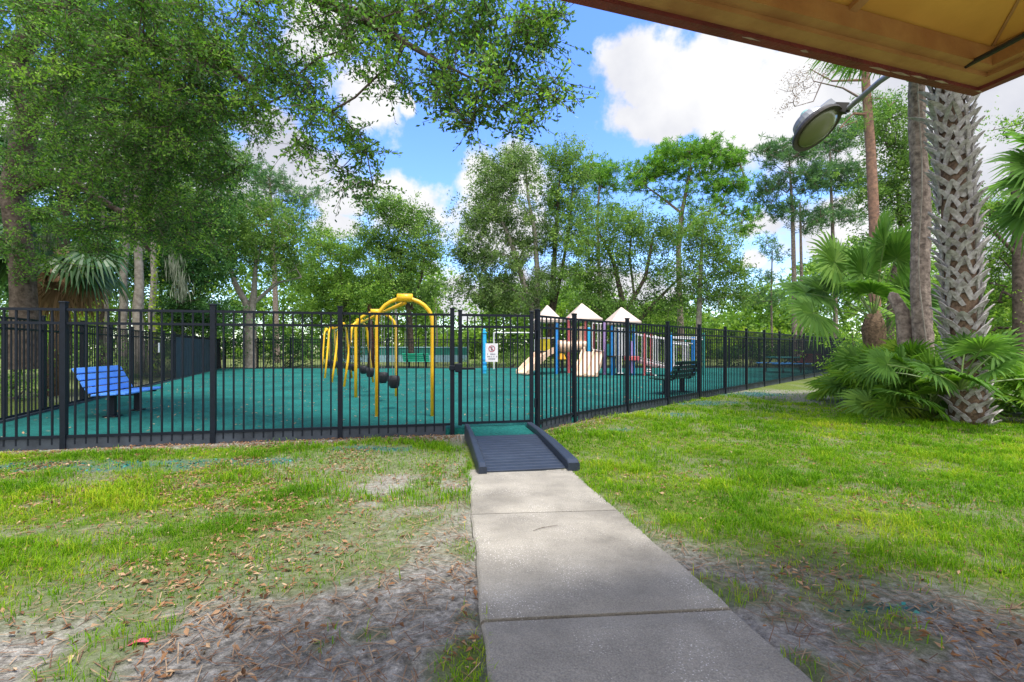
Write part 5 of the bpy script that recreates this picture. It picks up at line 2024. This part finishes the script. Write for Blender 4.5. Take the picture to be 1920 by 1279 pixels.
def build_sabal_trunk():
    """The tall cabbage palm with crossed grey leaf bases."""
    B = Vector((7.83, 7.95, -0.03))
    T = Vector((7.42, 7.95, 7.0))
    rt = root('cabbage_palm', B, 'tall cabbage palm whose trunk is covered in crossed grey leaf bases', 'palm')
    mb = MB()
    pts = [B.lerp(T, k / 16) for k in range(17)]
    mb.tube(pts, [0.225 + 0.04 * max(0, 1 - k / 3) - 0.003 * k for k in range(17)], 20)
    tr = mb.build('trunk', M['fibre'], rt, smooth=True)
    bt = MB()
    rs = random.Random(9)
    nring = 58
    for k in range(nring):
        z = 0.02 + 6.7 * k / nring
        c0 = B.lerp(T, z / 7.0)
        m = 6
        for j in range(m):
            th = 2 * math.pi * (j + 0.5 * (k % 2)) / m + rs.uniform(-0.06, 0.06) + 0.02 * k
            gone = rs.random()
            if gone < 0.10:
                continue
            low = z < 1.0
            L_ = rs.uniform(0.20, 0.30) * (0.8 if low else 1)
            out = rs.uniform(0.04, 0.15)
            if 4.2 < z < 6.2 and rs.random() < 0.12:
                out, L_ = rs.uniform(0.2, 0.4), L_ + 0.05
            zz = z + rs.uniform(-0.03, 0.03)

            def at(ang, dz, rr):
                q = B.lerp(T, min(1, max(0, (zz + dz)) / 7.0))
                return Vector((q.x + math.cos(ang) * rr, q.y + math.sin(ang) * rr, q.z))
            r0 = 0.225
            fat = rs.uniform(0.75, 1.25)
            zz += rs.uniform(-0.03, 0.03)
            for s in (-1, 1):
                # arm: from wide low anchor up to the stub at the middle
                rows = []
                for (t, wd) in ((0.0, 0.030 * fat), (0.45, 0.036 * fat), (0.8, 0.031 * fat), (1.0, 0.012 * fat)):
                    ang = th + s * 0.50 * (1 - t) ** 1.15
                    rr = r0 + 0.012 + (0.045 + out) * t ** 1.6
                    dz = L_ * (t - 0.35)
                    c = at(ang, dz, rr)
                    c2 = at(ang, dz, rr - 0.022)
                    tg = Vector((-math.sin(ang) * 0.8, math.cos(ang) * 0.8, -s * -0.55)).normalized()
                    side = Vector((-math.sin(ang), math.cos(ang), 0.35 * s)).normalized() * wd * s
                    rows.append([c - side, c + side, c2 + side, c2 - side, c - side])
                bt.strip(rows)
                bt.add(rows[-1][:4], [(0, 1, 2, 3)])
    bt.build('leaf_bases', M['boot'], tr)
    # head of fans above the pavilion roof line
    rng = np.random.default_rng(4)
    for (az, el, L_, R, dr, span, mm) in fr(16, 0.3, (5, 70), (0.9, 1.3), (0.8, 1.0), (0.5, 0.8), 12):
        d0 = Vector((math.cos(az) * math.cos(el), math.sin(az) * math.cos(el), math.sin(el)))
        pts = [T + d0 * (L_ * k / 5) + Vector((0, 0, -0.2 * L_ * (k / 5) ** 2)) for k in range(6)]
        a = (pts[-1] - pts[-2]).normalized()
        n = Vector((0, 0, 1)) - a * a.z
        vs, tone = fan_blade(pts[-1], a, n, R, rng, span=span, droop=dr)
        o = link('frond', np_mesh('frond', np.array([tuple(v) for v in vs]), np.arange(len(vs)).reshape(-1, 4), tone), M['palm'], rt)
        m2 = MB()
        m2.tube(pts, 0.018, 5)
        m2.build('petiole', M['petiole'], o)


def build_palms():
    build_sabal_trunk()
    # young cabbage palm beside it, fans at eye height
    b = P(1638, 600, 11.3)
    d = math.radians
    F_ = [  # azimuth (0 = right, 90 = away, 180 = left, 270 = towards viewer), elevation, petiole, radius, droop
        (d(182), d(62), 2.1, 1.0, 0.3, 4.8, None), (d(250), d(74), 2.3, 1.0, 0.25, 4.8, None), (d(300), d(76), 1.9, 1.0, 0.3, 4.8, None), (d(20), d(74), 2.1, 1.0, 0.3, 4.8, None), (d(185), d(78), 1.5, 0.95, 0.3, 4.8, None),
        (d(178), d(34), 1.95, 0.9, 0.5, 4.6, None), (d(198), d(16), 2.05, 0.9, 0.6, 4.6, None), (d(160), d(46), 1.5, 0.9, 0.5, 4.6, None), (d(230), d(45), 1.2, 0.85, 0.6, 4.6, None),
        (d(330), d(40), 1.0, 0.8, 0.7, 4.4, None), (d(0), d(50), 1.2, 0.85, 0.5, 4.6, None), (d(90), d(55), 1.5, 0.9, 0.4, 4.6, None), (d(60), d(35), 1.3, 0.9, 0.5, 4.6, None), (d(120), d(70), 1.8, 0.9, 0.3, 4.6, None), (d(285), d(20), 0.9, 0.75, 0.9, 4.2, None)]
    fan_plant('young_palm', 'young cabbage palm with big green fans left of the bare pine trunk', 'palm', b, F_, M['palm'], 81, turn=1.5, width=0.034, nl=44, trunk=[(b.x + 0.05, b.y, -0.03, 0.24), (b.x + 0.03, b.y, b.z - 0.7, 0.22), (b.x, b.y, b.z - 0.2, 0.25), (b.x, b.y, b.z + 0.15, 0.15)])
    # palm at the right edge
    b = P(2010, 330, 9.6)
    F_ = [(d(175), d(28), 0.75, 1.0, 0.5, 4.8, None), (d(190), d(-5), 0.8, 0.95, 0.7, 4.8, None), (d(215), d(45), 0.8, 1.0, 0.4, 4.8, None), (d(160), d(58), 0.9, 1.0, 0.4, 4.8, None), (d(235), d(10), 0.9, 0.95, 0.7, 4.6, None),
          (d(180), d(-32), 0.95, 0.85, 0.9, 4.4, None), (d(90), d(30), 0.9, 1.0, 0.5, 4.6, None), (d(0), d(30), 0.9, 1.0, 0.5, 4.6, None), (d(300), d(30), 0.9, 1.0, 0.5, 4.6, None)]
    fan_plant('edge_palm', 'bright green cabbage palm to the right of the crossed leaf base trunk', 'palm', b, F_, M['palm'], 82, turn=1.2, width=0.034, nl=44, trunk=[(b.x + 0.1, b.y, -0.03, 0.24), (b.x + 0.05, b.y, b.z * 0.5, 0.22), (b.x, b.y, b.z, 0.2)])
    # old palm on the left, green fans over a skirt of dead ones
    b = P(112, 470, 12.6)
    F_ = []
    rs = random.Random(31)
    for k in range(14):
        F_.append((k * 2.4, d(rs.uniform(-25, 50)), rs.uniform(0.7, 1.1), rs.uniform(0.85, 1.0), rs.uniform(0.8, 1.2), rs.uniform(3.6, 4.6), None))
    for k in range(10):
        F_.append((k * 2.4 + 0.7, d(rs.uniform(-75, -45)), rs.uniform(0.5, 0.9), rs.uniform(0.65, 0.85), rs.uniform(0.8, 1.2), rs.uniform(2.2, 3.0), M['palm_dead']))
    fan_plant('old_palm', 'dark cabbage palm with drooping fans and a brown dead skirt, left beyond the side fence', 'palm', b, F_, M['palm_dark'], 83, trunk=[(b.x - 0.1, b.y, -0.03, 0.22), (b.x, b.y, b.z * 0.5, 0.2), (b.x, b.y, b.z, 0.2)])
    # saw palmettos along the edge of the lawn
    G = 'saw palmettos around the palm trunk'
    spec = [(1618, 705, 10.6, 10, 0.75, 'olive saw palmetto at the left end of the thicket, nearest the fence'), (1640, 700, 10.2, 12, 0.95, 'tall silvery saw palmetto in front of the young palm'),
            (1672, 720, 9.5, 12, 0.85, 'saw palmetto with yellowing lower fans in the middle of the thicket'), (1700, 735, 9.0, 13, 0.95, 'pale green saw palmetto with drooping fans left of the palm trunk'),
            (1745, 745, 8.5, 12, 0.85, 'dark green upright saw palmetto touching the palm trunk on its left'), (1800, 690, 7.6, 9, 0.75, 'saw palmetto fans hanging across the front of the palm trunk'),
            (1880, 730, 8.8, 12, 0.9, 'saw palmetto to the right of the palm trunk base'), (1955, 760, 8.2, 12, 0.95, 'saw palmetto half outside the picture on the right'), (1680, 660, 10.6, 13, 1.0, 'saw palmetto behind the thicket under the pine trunk'), (1780, 660, 10.0, 12, 0.95, 'saw palmetto behind the thicket between pine and palm')]
    for k, (px, py, Y, n, R, lab) in enumerate(spec):
        b = P(px, py, Y)
        if k != 5:
            b.z = 0.05 + 0.1 * (k % 3)
        else:
            b.z = 0.62
        fl = fr(n + 4, k * 1.1, (14, 78), (0.55, 1.25), (0.52 * R, 0.70 * R), (0.2, 0.6), 90 + k, (3.8, 4.8))
        if k == 2:
            fl[4] = (d(225), d(12), 0.75, 0.6, 0.6, 3.6, 'Y')
            fl[5] = (d(250), d(8), 0.6, 0.55, 0.6, 3.4, 'Y')
        fl = [(a, e, l, r, dr, s, (M['leaf_lime'] if mm == 'Y' else None)) for (a, e, l, r, dr, s, mm) in fl]
        fan_plant('saw_palmetto', lab, 'palmetto', b, fl, M['palm'] if k in (1, 3, 5, 6) else M['palmetto'], 100 + k, G, turn=0.8, width=0.032, nl=36)


build_palms()


def build_right_trees():
    # flaky pine trunk with a pale vine up its side
    base, top = P(1733, 700, 9.4), P(1716, -40, 9.4)
    base.z = -0.05
    rt = root('pine_tree', base, 'stout pine with flaky bark and a thin pale vine, left of the palm trunk', 'pine')
    rng = np.random.default_rng(5)
    pts = [base.lerp(top, k / 18) + Vector((0.03 * math.sin(k * 0.9), 0, 0)) for k in range(19)]
    mb = MB()
    mb.tube(pts, [0.22, 0.19] + [0.172 - 0.003 * k for k in range(17)], 18)
    tr = mb.build('trunk', M['bark_grey'], rt, smooth=True)
    md = tr.modifiers.new('sub', 'SUBSURF')
    md.levels = md.render_levels = 2
    tex = bpy.data.textures.new('bark_relief', 'CLOUDS')
    tex.noise_scale = 0.09
    dm = tr.modifiers.new('relief', 'DISPLACE')
    dm.texture = tex
    dm.strength = 0.05
    mb = MB()
    vp = [p + Vector((-0.13 + 0.05 * math.sin(k * 0.7), -0.165, 0)) for k, p in enumerate(pts)]
    mb.tube(vp, 0.012, 6)
    mb.build('vine', M['bark_pale'], rt, smooth=True)
    tips = np.array([tuple(top + Vector((rng.normal() * 1.4, rng.normal() * 1.4, 2.2 + rng.normal() * 0.9))) for _ in range(40)])
    pos, par, rad, bn = skeleton([[tuple(top) + (0.18,), tuple(top + Vector((0, 0, 2.6))) + (0.08,)]], tips, rng)
    v, f = limb_mesh(pos, par, rad)
    link('limbs', np_mesh('limbs', v, f), M['bark_grey'], rt)
    v, f, t = needle_tufts(tips, 16, 0.3, 0.02, rng, 0.5, 0.3, 5)
    link('crown', np_mesh('crown', v, f, t), M['needle'], rt)
    # second stem, broken off, at its foot
    a, b = P(1705, 705, 9.7), P(1692, 585, 9.7)
    a.z = -0.05
    rt = root('broken_trunk', a, 'short broken grey trunk at the foot of the stout pine', 'tree stump')
    mb = MB()
    mb.tube([a, a.lerp(b, 0.5) + Vector((0.03, 0, 0)), b, b + Vector((-0.12, 0.1, 0.35)), b + Vector((-0.16, 0.1, 0.42))], [0.17, 0.15, 0.125, 0.10, 0.03], 12)
    mb.build('trunk', M['bark_grey'], rt, smooth=True)
    # reddish pine farther back
    tree('slash_pine', 'slender reddish pine trunk rising behind the young palm up to the roof edge',
         [[(1640, 690, 17, 0.20), (1641, 560, 17, 0.19), (1640, 420, 17, 0.175), (1633, 280, 17, 0.16), (1624, 160, 17, 0.14), (1620, 40, 17, 0.09)],
          [(1627, 215, 17, .05), (1600, 213, 17, .04), (1575, 240, 17, .02)], [(1622, 150, 17, 0.05), (1560, 152, 17, 0.03), (1520, 130, 17, .015)]],
         [(1590, 120, 17, 30, 22, 0.8, 9), (1660, 90, 17, 60, 40, 1.2, 22), (1600, 20, 17, 60, 40, 1.2, 26), (1650, 0, 17, 60, 50, 1.2, 26), (1655, 190, 17, 30, 20, 0.7, 7), (1590, 240, 17, 18, 14, .5, 3)],
         M['bark_pine'], M['needle'], kind='pine', per=14, sigma=0.22, leaf=0.26, seed=34, nw=0.018, sub=5, twig=0.012, seg=0.5, group='pines at the right')
    # dead twiggy branch against the cloud belongs to a bare tree
    rng = np.random.default_rng(66)
    rt = root('bare_branch_tree', P(1585, 690, 20), 'mostly bare tree with grey twigs against the cloud above the lamp', 'tree')
    tips = sample_lobes([(1495, 155, 20, 34, 30, 0.5, 40), (1480, 195, 20, 26, 10, 0.4, 12), (1540, 140, 20, 40, 16, 0.5, 18)], rng)
    tr_ = [[tuple(P(*q[:3])) + (q[3],) for q in t] for t in ([(1640, 690, 20, 0.11), (1640, 420, 20, 0.10), (1632, 280, 20, 0.08), (1624, 190, 20, 0.06), (1580, 165, 20, 0.035), (1525, 152, 20, .02)], [(1540, 155, 20, .03), (1525, 190, 20, .02), (1490, 200, 20, 0.012)])]
    pos, par, rad, bn = skeleton(tr_, tips, rng, 0.3, 0.007, 0.1)
    v, f = limb_mesh(pos, par, rad, 5)
    link('trunk', np_mesh('trunk', v, f), M['twig'], rt, True)
    v, f, t = broadleaf(tips, None, 7, 0.16, 0.075, rng)
    link('crown', np_mesh('crown', v, f, t), M['palm_dead'], rt)
    # hazy mixed pines between the gap and the palm
    G = 'pines at the right'
    tree('slash_pine', 'grey green pine with two thin stems, first tree right of the blue gap',
         [[(1490, 668, 30, 0.16), (1489, 520, 30, 0.14), (1486, 400, 30, 0.11), (1480, 300, 30, 0.05)], [(1503, 668, 30, .12), (1503, 520, 30, .10), (1500, 380, 30, .05)]],
         [(1450, 290, 30, 34, 24, 1.2, 22), (1500, 280, 30, 42, 28, 1.4, 30), (1460, 340, 30, 40, 24, 1.4, 24), (1520, 340, 30, 40, 30, 1.4, 28), (1470, 395, 30, 44, 20, 1.4, 20), (1430, 370, 30, 20, 12, 1, 8), (1520, 410, 30, 36, 22, 1.4, 18)],
         M['bark_grey'], M['needle_dark'], kind='pine', per=18, sigma=0.42, leaf=0.28, seed=35, nw=0.045, sub=6, twig=0.016, group=G, zbias=0.8)
    tree('slash_pine', 'taller grey green pine behind the lamp head',
         [[(1568, 668, 31, 0.15), (1565, 520, 31, 0.13), (1560, 400, 31, 0.10), (1556, 280, 31, 0.05)]],
         [(1560, 260, 31, 44, 30, 1.4, 30), (1600, 250, 31, 34, 34, 1.4, 26), (1560, 330, 31, 44, 30, 1.4, 30), (1600, 330, 31, 36, 30, 1.4, 24), (1580, 400, 31, 44, 26, 1.4, 24)],
         M['bark_grey'], M['needle_dark'], kind='pine', per=18, sigma=0.42, leaf=0.28, seed=36, nw=0.045, sub=6, twig=0.016, group=G, zbias=0.8)
    tree('live_oak', 'full green oak between the reddish pine and the stout pine trunk',
         [[(1668, 668, 24, 0.20), (1672, 540, 24, 0.16), (1690, 440, 24, 0.11), (1680, 330, 24, .05)], [(1672, 540, 24, .1), (1720, 450, 24, .07), (1740, 360, 24, .04)]],
         [(1670, 240, 24, 40, 40, 1.6, 44), (1690, 310, 24, 50, 44, 1.6, 50), (1650, 350, 24, 44, 40, 1.4, 36), (1700, 400, 24, 46, 36, 1.4, 34), (1665, 450, 24, 44, 30, 1.4, 26), (1740, 330, 24, 40, 60, 1.6, 36), (1650, 210, 24, 24, 24, 1.2, 14)],
         M['bark_oak'], M['leaf_oak'], per=75, sigma=0.42, leaf=0.16, seed=37)
    tree('live_oak', 'spreading green tree filling the right edge behind the palm trunk',
         [[(1912, 690, 15, 0.16), (1910, 560, 15, 0.15), (1908, 420, 15, 0.13), (1900, 300, 15, 0.08)], [(1908, 480, 15, .06), (1860, 430, 15, .05), (1830, 420, 15, .02)]],
         [(1870, 400, 16, 46, 40, 1.2, 34), (1930, 380, 16, 50, 50, 1.4, 36), (1880, 480, 16, 54, 40, 1.4, 36), (1850, 560, 16, 40, 40, 1.2, 24), (1890, 240, 16, 30, 16, 0.8, 8), (1930, 560, 16, 50, 50, 1.4, 30), (1870, 640, 16, 56, 34, 1.2, 34)],
         M['bark_oak'], M['leaf_mid'], per=60, sigma=0.32, leaf=0.12, seed=38)
    tree('slender_sapling', 'small thin pine in the blue gap left of the young palm',
         [[(1448, 660, 36, 0.08), (1446, 560, 36, 0.07), (1448, 470, 36, .04)]],
         [(1440, 455, 36, 16, 14, .7, 7), (1456, 480, 36, 14, 16, .7, 7), (1440, 520, 36, 22, 18, .8, 9), (1422, 560, 36, 24, 26, 1, 12), (1456, 560, 36, 20, 20, 1, 8)],
         M['bark_grey'], M['needle_dark'], kind='pine', per=14, sigma=0.4, leaf=0.3, seed=39, nw=0.045, sub=5, twig=0.012, group=G)
    bush('palm_thicket', 'tangled green bushes behind the saw palmettos and the palm trunk', [(1660, 640, 14, 60, 40, 1.0), (1740, 640, 14, 60, 46, 1.0), (1820, 650, 14, 60, 46, 1.0), (1900, 700, 12, 60, 46, 0.8), (1590, 660, 18, 50, 30, .8)], M['leaf_mid'], 0.13, 4.5, 71, group='shrubs behind the fence')


build_right_trees()


# ------------------------------------------------------------------ moss, grass, litter
def build_moss():
    rng = np.random.default_rng(13)
    spots = [(130, 190, 9.0, 0.5), (325, 480, 18, 1.2), (90, 430, 10.5, 0.6), (395, 100, 7.4, 0.35), (340, 520, 18, 1.2), (310, 150, 8.0, .4), (150, 240, 9.4, .5), (20, 230, 10, .5)]
    for i, (px, py, Y, L_) in enumerate(spots):
        p = P(px, py, Y)
        n = 150
        ang = rng.random(n) * 6.28
        rr = np.abs(rng.normal(size=n)) * L_ * 0.16
        c = np.stack([p.x + np.cos(ang) * rr, p.y + np.sin(ang) * rr, p.z - rng.random(n) * L_ * 0.7], 1)
        d = unit(np.stack([rng.normal(size=n) * 0.12, rng.normal(size=n) * 0.12, -np.ones(n)], 1))
        v, f = leaf_quads(c, d, L_ * (0.25 + 0.35 * rng.random(n)), 0.014 * Y / 9, rng)
        o = link('hanging_moss', np_mesh('hanging_moss', v, f, np.clip(0.5 + 0.25 * rng.normal(size=n), 0, 1)), M['moss'])
        labs = ['grey moss hanging in the dense crown of the big oak, above its trunk bend', 'long grey moss curtain hanging behind the solid navy panels', 'tuft of grey moss over the old palm at the left', 'small grey moss tuft high in the thin part of the oak crown',
                'lower moss curtain beside the mossy trunks behind the navy panels', 'grey moss tuft in the upper middle of the big oak crown', 'wisp of moss just right of the bent oak trunk', 'wisp of moss at the far left of the big oak crown']
        tag(o, labs[i], 'moss', 'spanish moss in the trees')


def scatter(n, x0, x1, y0, y1, rng):
    return rng.uniform(x0, x1, n), rng.uniform(y0, y1, n)


def in_view(x, y, pad=0.5):
    return np.abs(x) < (960 / F + pad) * np.maximum(y, 0.1) + 0.15


def build_grass():
    rng = np.random.default_rng(17)
    VS, TS, off = [], [], 0
    zones = [(-4.9, 5.2, 1.35, 3.6, 5600, 0.050, 0.0036), (-8.4, 7.8, 3.6, 6.0, 3900, 0.060, 0.0056), (-8.5, 11.5, 6.0, 9.0, 1700, 0.065, 0.0085), (1.0, 12.5, 9.0, 14.0, 800, 0.07, 0.012)]
    for (x0, x1, y0, y1, dens, h, w) in zones:
        n = int((x1 - x0) * (y1 - y0) * dens)
        # blades come in small tufts
        k = n // 6
        tx, ty = scatter(k, x0, x1, y0, y1, rng)
        x = np.repeat(tx, 6) + rng.normal(size=k * 6) * 0.022
        y = np.repeat(ty, 6) + rng.normal(size=k * 6) * 0.022
        g, s, t = masks(x, y)
        keep = (rng.random(len(x)) < g ** 1.3) & in_view(x, y) & (inside_play(x, y) < -0.03)
        le, re = walk_edges(y)
        ramp = (np.abs((x - 0.155) * 0.984 + (y - 4.88) * 0.177) < 0.56) & (y > 4.8) & (y < 7.3)
        keep &= ~ramp
        x, y, g = x[keep], y[keep], g[keep]
        n = len(x)
        patch = value_noise(x, y, 1.1, 33)
        tall = value_noise(x, y, 2.2, 34)
        hh = h * (0.45 + 0.8 * rng.random(n)) * (0.55 + 0.9 * sstep(0.35, 0.7, tall))
        z = gz(x, y) + (value_noise(x, y, 6.0, 21) - 0.5) * 0.035 + (value_noise(x, y, 1.2, 22) - 0.5) * 0.04 - 0.004
        az = rng.random(n) * 6.283
        lean = 0.25 + 0.75 * rng.random(n)
        dx, dy = np.cos(az), np.sin(az)
        ww = w * (0.7 + 0.6 * rng.random(n))
        px, py = -dy * ww / 2, dx * ww / 2
        b0 = np.stack([x - px, y - py, z], 1)
        b1 = np.stack([x + px, y + py, z], 1)
        mx, my, mz = x + dx * hh * lean * 0.35, y + dy * hh * lean * 0.35, z + hh * 0.62
        m0 = np.stack([mx - px * .8, my - py * .8, mz], 1)
        m1 = np.stack([mx + px * .8, my + py * .8, mz], 1)
        e0 = np.stack([x + dx * hh * lean - px * .12, y + dy * hh * lean - py * .12, z + hh * (1.0 - 0.25 * lean)], 1)
        e1 = np.stack([x + dx * hh * lean + px * .12, y + dy * hh * lean + py * .12, z + hh * (1.0 - 0.25 * lean)], 1)
        v = np.stack([b0, b1, m1, m0, m0, m1, e1, e0], 1).reshape(-1, 3)
        VS.append(v)
        dry = sstep(0.52, 0.75, value_noise(x, y, 0.8, 35))
        tone = np.clip(0.10 + 0.62 * (patch - 0.2) + 0.16 * rng.normal(size=n) + 0.30 * dry + 0.3 * (rng.random(n) < 0.10) + 0.1 * (1 - g), 0, 1)
        TS.append(np.repeat(tone, 2))
    v = np.concatenate(VS)
    o = link('grass', np_mesh('grass', v, np.arange(len(v)).reshape(-1, 4), np.concatenate(TS)), M['grass'])
    tag(o, 'patchy yellow green lawn grass on both sides of the path', 'grass', None, 'stuff')


def ground_z(x, y):
    return gz(x, y) + (value_noise(x, y, 6.0, 21) - 0.5) * 0.035 + (value_noise(x, y, 1.2, 22) - 0.5) * 0.04


def build_litter():
    rng = np.random.default_rng(19)
    # dry oak leaves on the bare ground and in the grass
    x, y = scatter(190000, -7.5, 8.0, 1.3, 8.5, rng)
    g, s, t = masks(x, y)
    cl = value_noise(x, y, 1.6, 41)
    left = x < 0
    p = np.where(left, 0.10 + 0.75 * sstep(0.44, 0.64, cl), 0.03 + 0.25 * sstep(0.52, 0.68, cl)) * (1 - 0.30 * g) * (1 - 0.6 * s) * np.where(left, 0.55 + 0.45 * sstep(-0.8, -3.0, x), 1)
    p = np.where(~left & (g > 0.7), 0.06, p)
    near_f = sstep(-0.7, -0.1, inside_play(x, y))
    p = np.maximum(p, near_f * 0.8)
    le, re = walk_edges(y)
    keep = (rng.random(len(x)) < p) & in_view(x, y) & ((x < le - .02) | (x > re + .02) | (y > 5)) & (inside_play(x, y) < -0.02)
    keep &= ~((np.abs((x - 0.155) * 0.984 + (y - 4.88) * 0.177) < 0.56) & (y > 4.8) & (y < 7.3))
    x, y = x[keep], y[keep]
    n = len(x)
    z = ground_z(x, y) + 0.004 + 0.012 * rng.random(n)
    d = unit(np.stack([rng.normal(size=n), rng.normal(size=n), rng.normal(size=n) * 0.22], 1))
    ln = 0.036 * (0.45 + 0.9 * rng.random(n))
    nv = unit(np.stack([rng.normal(size=n) * 0.3, rng.normal(size=n) * 0.3, np.ones(n)], 1))
    side = unit(np.cross(d, nv))
    c = np.stack([x, y, z], 1)
    w = ln * (0.26 + 0.26 * rng.random(n))
    # curled: both halves of the blade lift from the midrib, the tip bends
    lift = (w * (0.1 + 0.5 * rng.random(n)))[:, None] * nv
    sh = (ln * (rng.random(n) - 0.35) * 0.3)[:, None] * d
    b0, t0 = c - d * ln[:, None] / 2, c + d * ln[:, None] / 2 + nv * (ln * 0.25 * (rng.random(n) - 0.3))[:, None]
    l0, r0 = c + sh + side * w[:, None] / 2 + lift, c + sh - side * w[:, None] / 2 + lift
    v = np.stack([b0, c, t0, l0, b0, r0, t0, c], 1).reshape(-1, 3)
    tn = np.clip(0.46 + 0.30 * rng.normal(size=n), 0, 1)
    o = link('leaf_litter', np_mesh('leaf_litter', v, np.arange(len(v)).reshape(-1, 4), np.repeat(tn, 2)), M['litter'])
    tag(o, 'brown and grey dry leaves scattered over the bare ground and lawn', 'leaf litter', None, 'stuff')
    # straw and pine needles
    x, y = scatter(26000, -5.5, 5.0, 1.3, 6.0, rng)
    g, s, t = masks(x, y)
    le, re = walk_edges(y)
    keep = (rng.random(len(x)) < (0.75 - 0.65 * g)) & in_view(x, y) & ((x < le - .03) | (x > re + .03)) & (inside_play(x, y) < -0.1) & (y < 4.8)
    x, y = x[keep], y[keep]
    n = len(x)
    d = unit(np.stack([rng.normal(size=n), rng.normal(size=n), rng.normal(size=n) * 0.05], 1))
    ln = 0.10 * (0.4 + 0.9 * rng.random(n))
    c = np.stack([x, y, ground_z(x, y) + 0.006 + 0.01 * rng.random(n)], 1)
    side = unit(np.cross(d, np.tile([0, 0, 1.0], (n, 1)))) * 0.0018
    v = np.stack([c - d * ln[:, None] / 2 - side, c - d * ln[:, None] / 2 + side, c + d * ln[:, None] / 2 + side, c + d * ln[:, None] / 2 - side], 1).reshape(-1, 3)
    o = link('dry_straw', np_mesh('dry_straw', v, np.arange(len(v)).reshape(-1, 4), np.clip(0.5 + 0.28 * rng.normal(size=n), 0, 1)), M['needles_dry'])
    tag(o, 'fallen pine needles and straw strewn on the bare ground', 'straw', None, 'stuff')
    # spilled rubber chips outside the fence
    x, y = scatter(60000, -7.5, 9.0, 1.6, 14.0, rng)
    g, s, t = masks(x, y)
    keep = (rng.random(len(x)) < t * 0.8) & in_view(x, y) & (inside_play(x, y) < -0.03)
    le, re = walk_edges(y)
    keep &= (x < le - .02) | (x > re + .02) | (y > 5)
    x, y = x[keep], y[keep]
    n = len(x)
    c = np.stack([x, y, ground_z(x, y) + 0.006], 1)
    d = unit(rng.normal(size=(n, 3)) * np.array([1, 1, 0.3]))
    v, f = leaf_quads(c, d, 0.03, 0.02, rng)
    o = link('rubber_chips', np_mesh('rubber_chips', v, f, np.clip(0.4 + 0.3 * rng.normal(size=n), 0, 1)), M['chips'])
    tag(o, 'spilled teal rubber chips on the ground outside the fence', 'rubber chips', None, 'stuff')
    # a few leaves blown onto the teal surface and the path
    x, y = scatter(4200, -12, 6, 5.5, 22, rng)
    keep = (inside_play(x, y) > 0.25) & (rng.random(4200) < 0.5)
    x, y = x[keep], y[keep]
    n = len(x)
    c = np.stack([x, y, np.full(n, PLAY_Z + 0.012)], 1)
    d = unit(rng.normal(size=(n, 3)) * np.array([1, 1, 0.15]))
    side = unit(np.cross(d, np.tile([0, 0, 1.0], (n, 1))))
    v = np.stack([c - d * 0.03, c + side * 0.014, c + d * 0.03, c - side * 0.014], 1).reshape(-1, 3)
    o = link('fallen_leaves', np_mesh('fallen_leaves', v, np.arange(len(v)).reshape(-1, 4), np.clip(0.75 + 0.25 * rng.normal(size=n), 0, 1)), M['litter'])
    tag(o, 'pale dry leaves blown across the teal rubber surface', 'leaves', None, 'stuff')


def build_twig():
    pts = [P(1000, 1022, 3.06), P(1014, 1014, 3.11), P(1030, 1008, 3.14), P(1046, 1004, 3.17)]
    for p in pts:
        p.z = 0.2 - 0.0414 * p.y + 0.020
    mb = MB()
    mb.tube(pts, [0.0015, 0.0018, 0.0015, 0.001], 6)
    mb.tube([pts[1], pts[1] + Vector((0.03, 0.02, 0.004))], [0.001, 0.0007], 5)
    o = mb.build('twig', M['bark_oak'])
    tag(o, 'thin dry twig lying across the middle of the concrete path', 'twig')


build_twig()
build_moss()
build_grass()
build_litter()
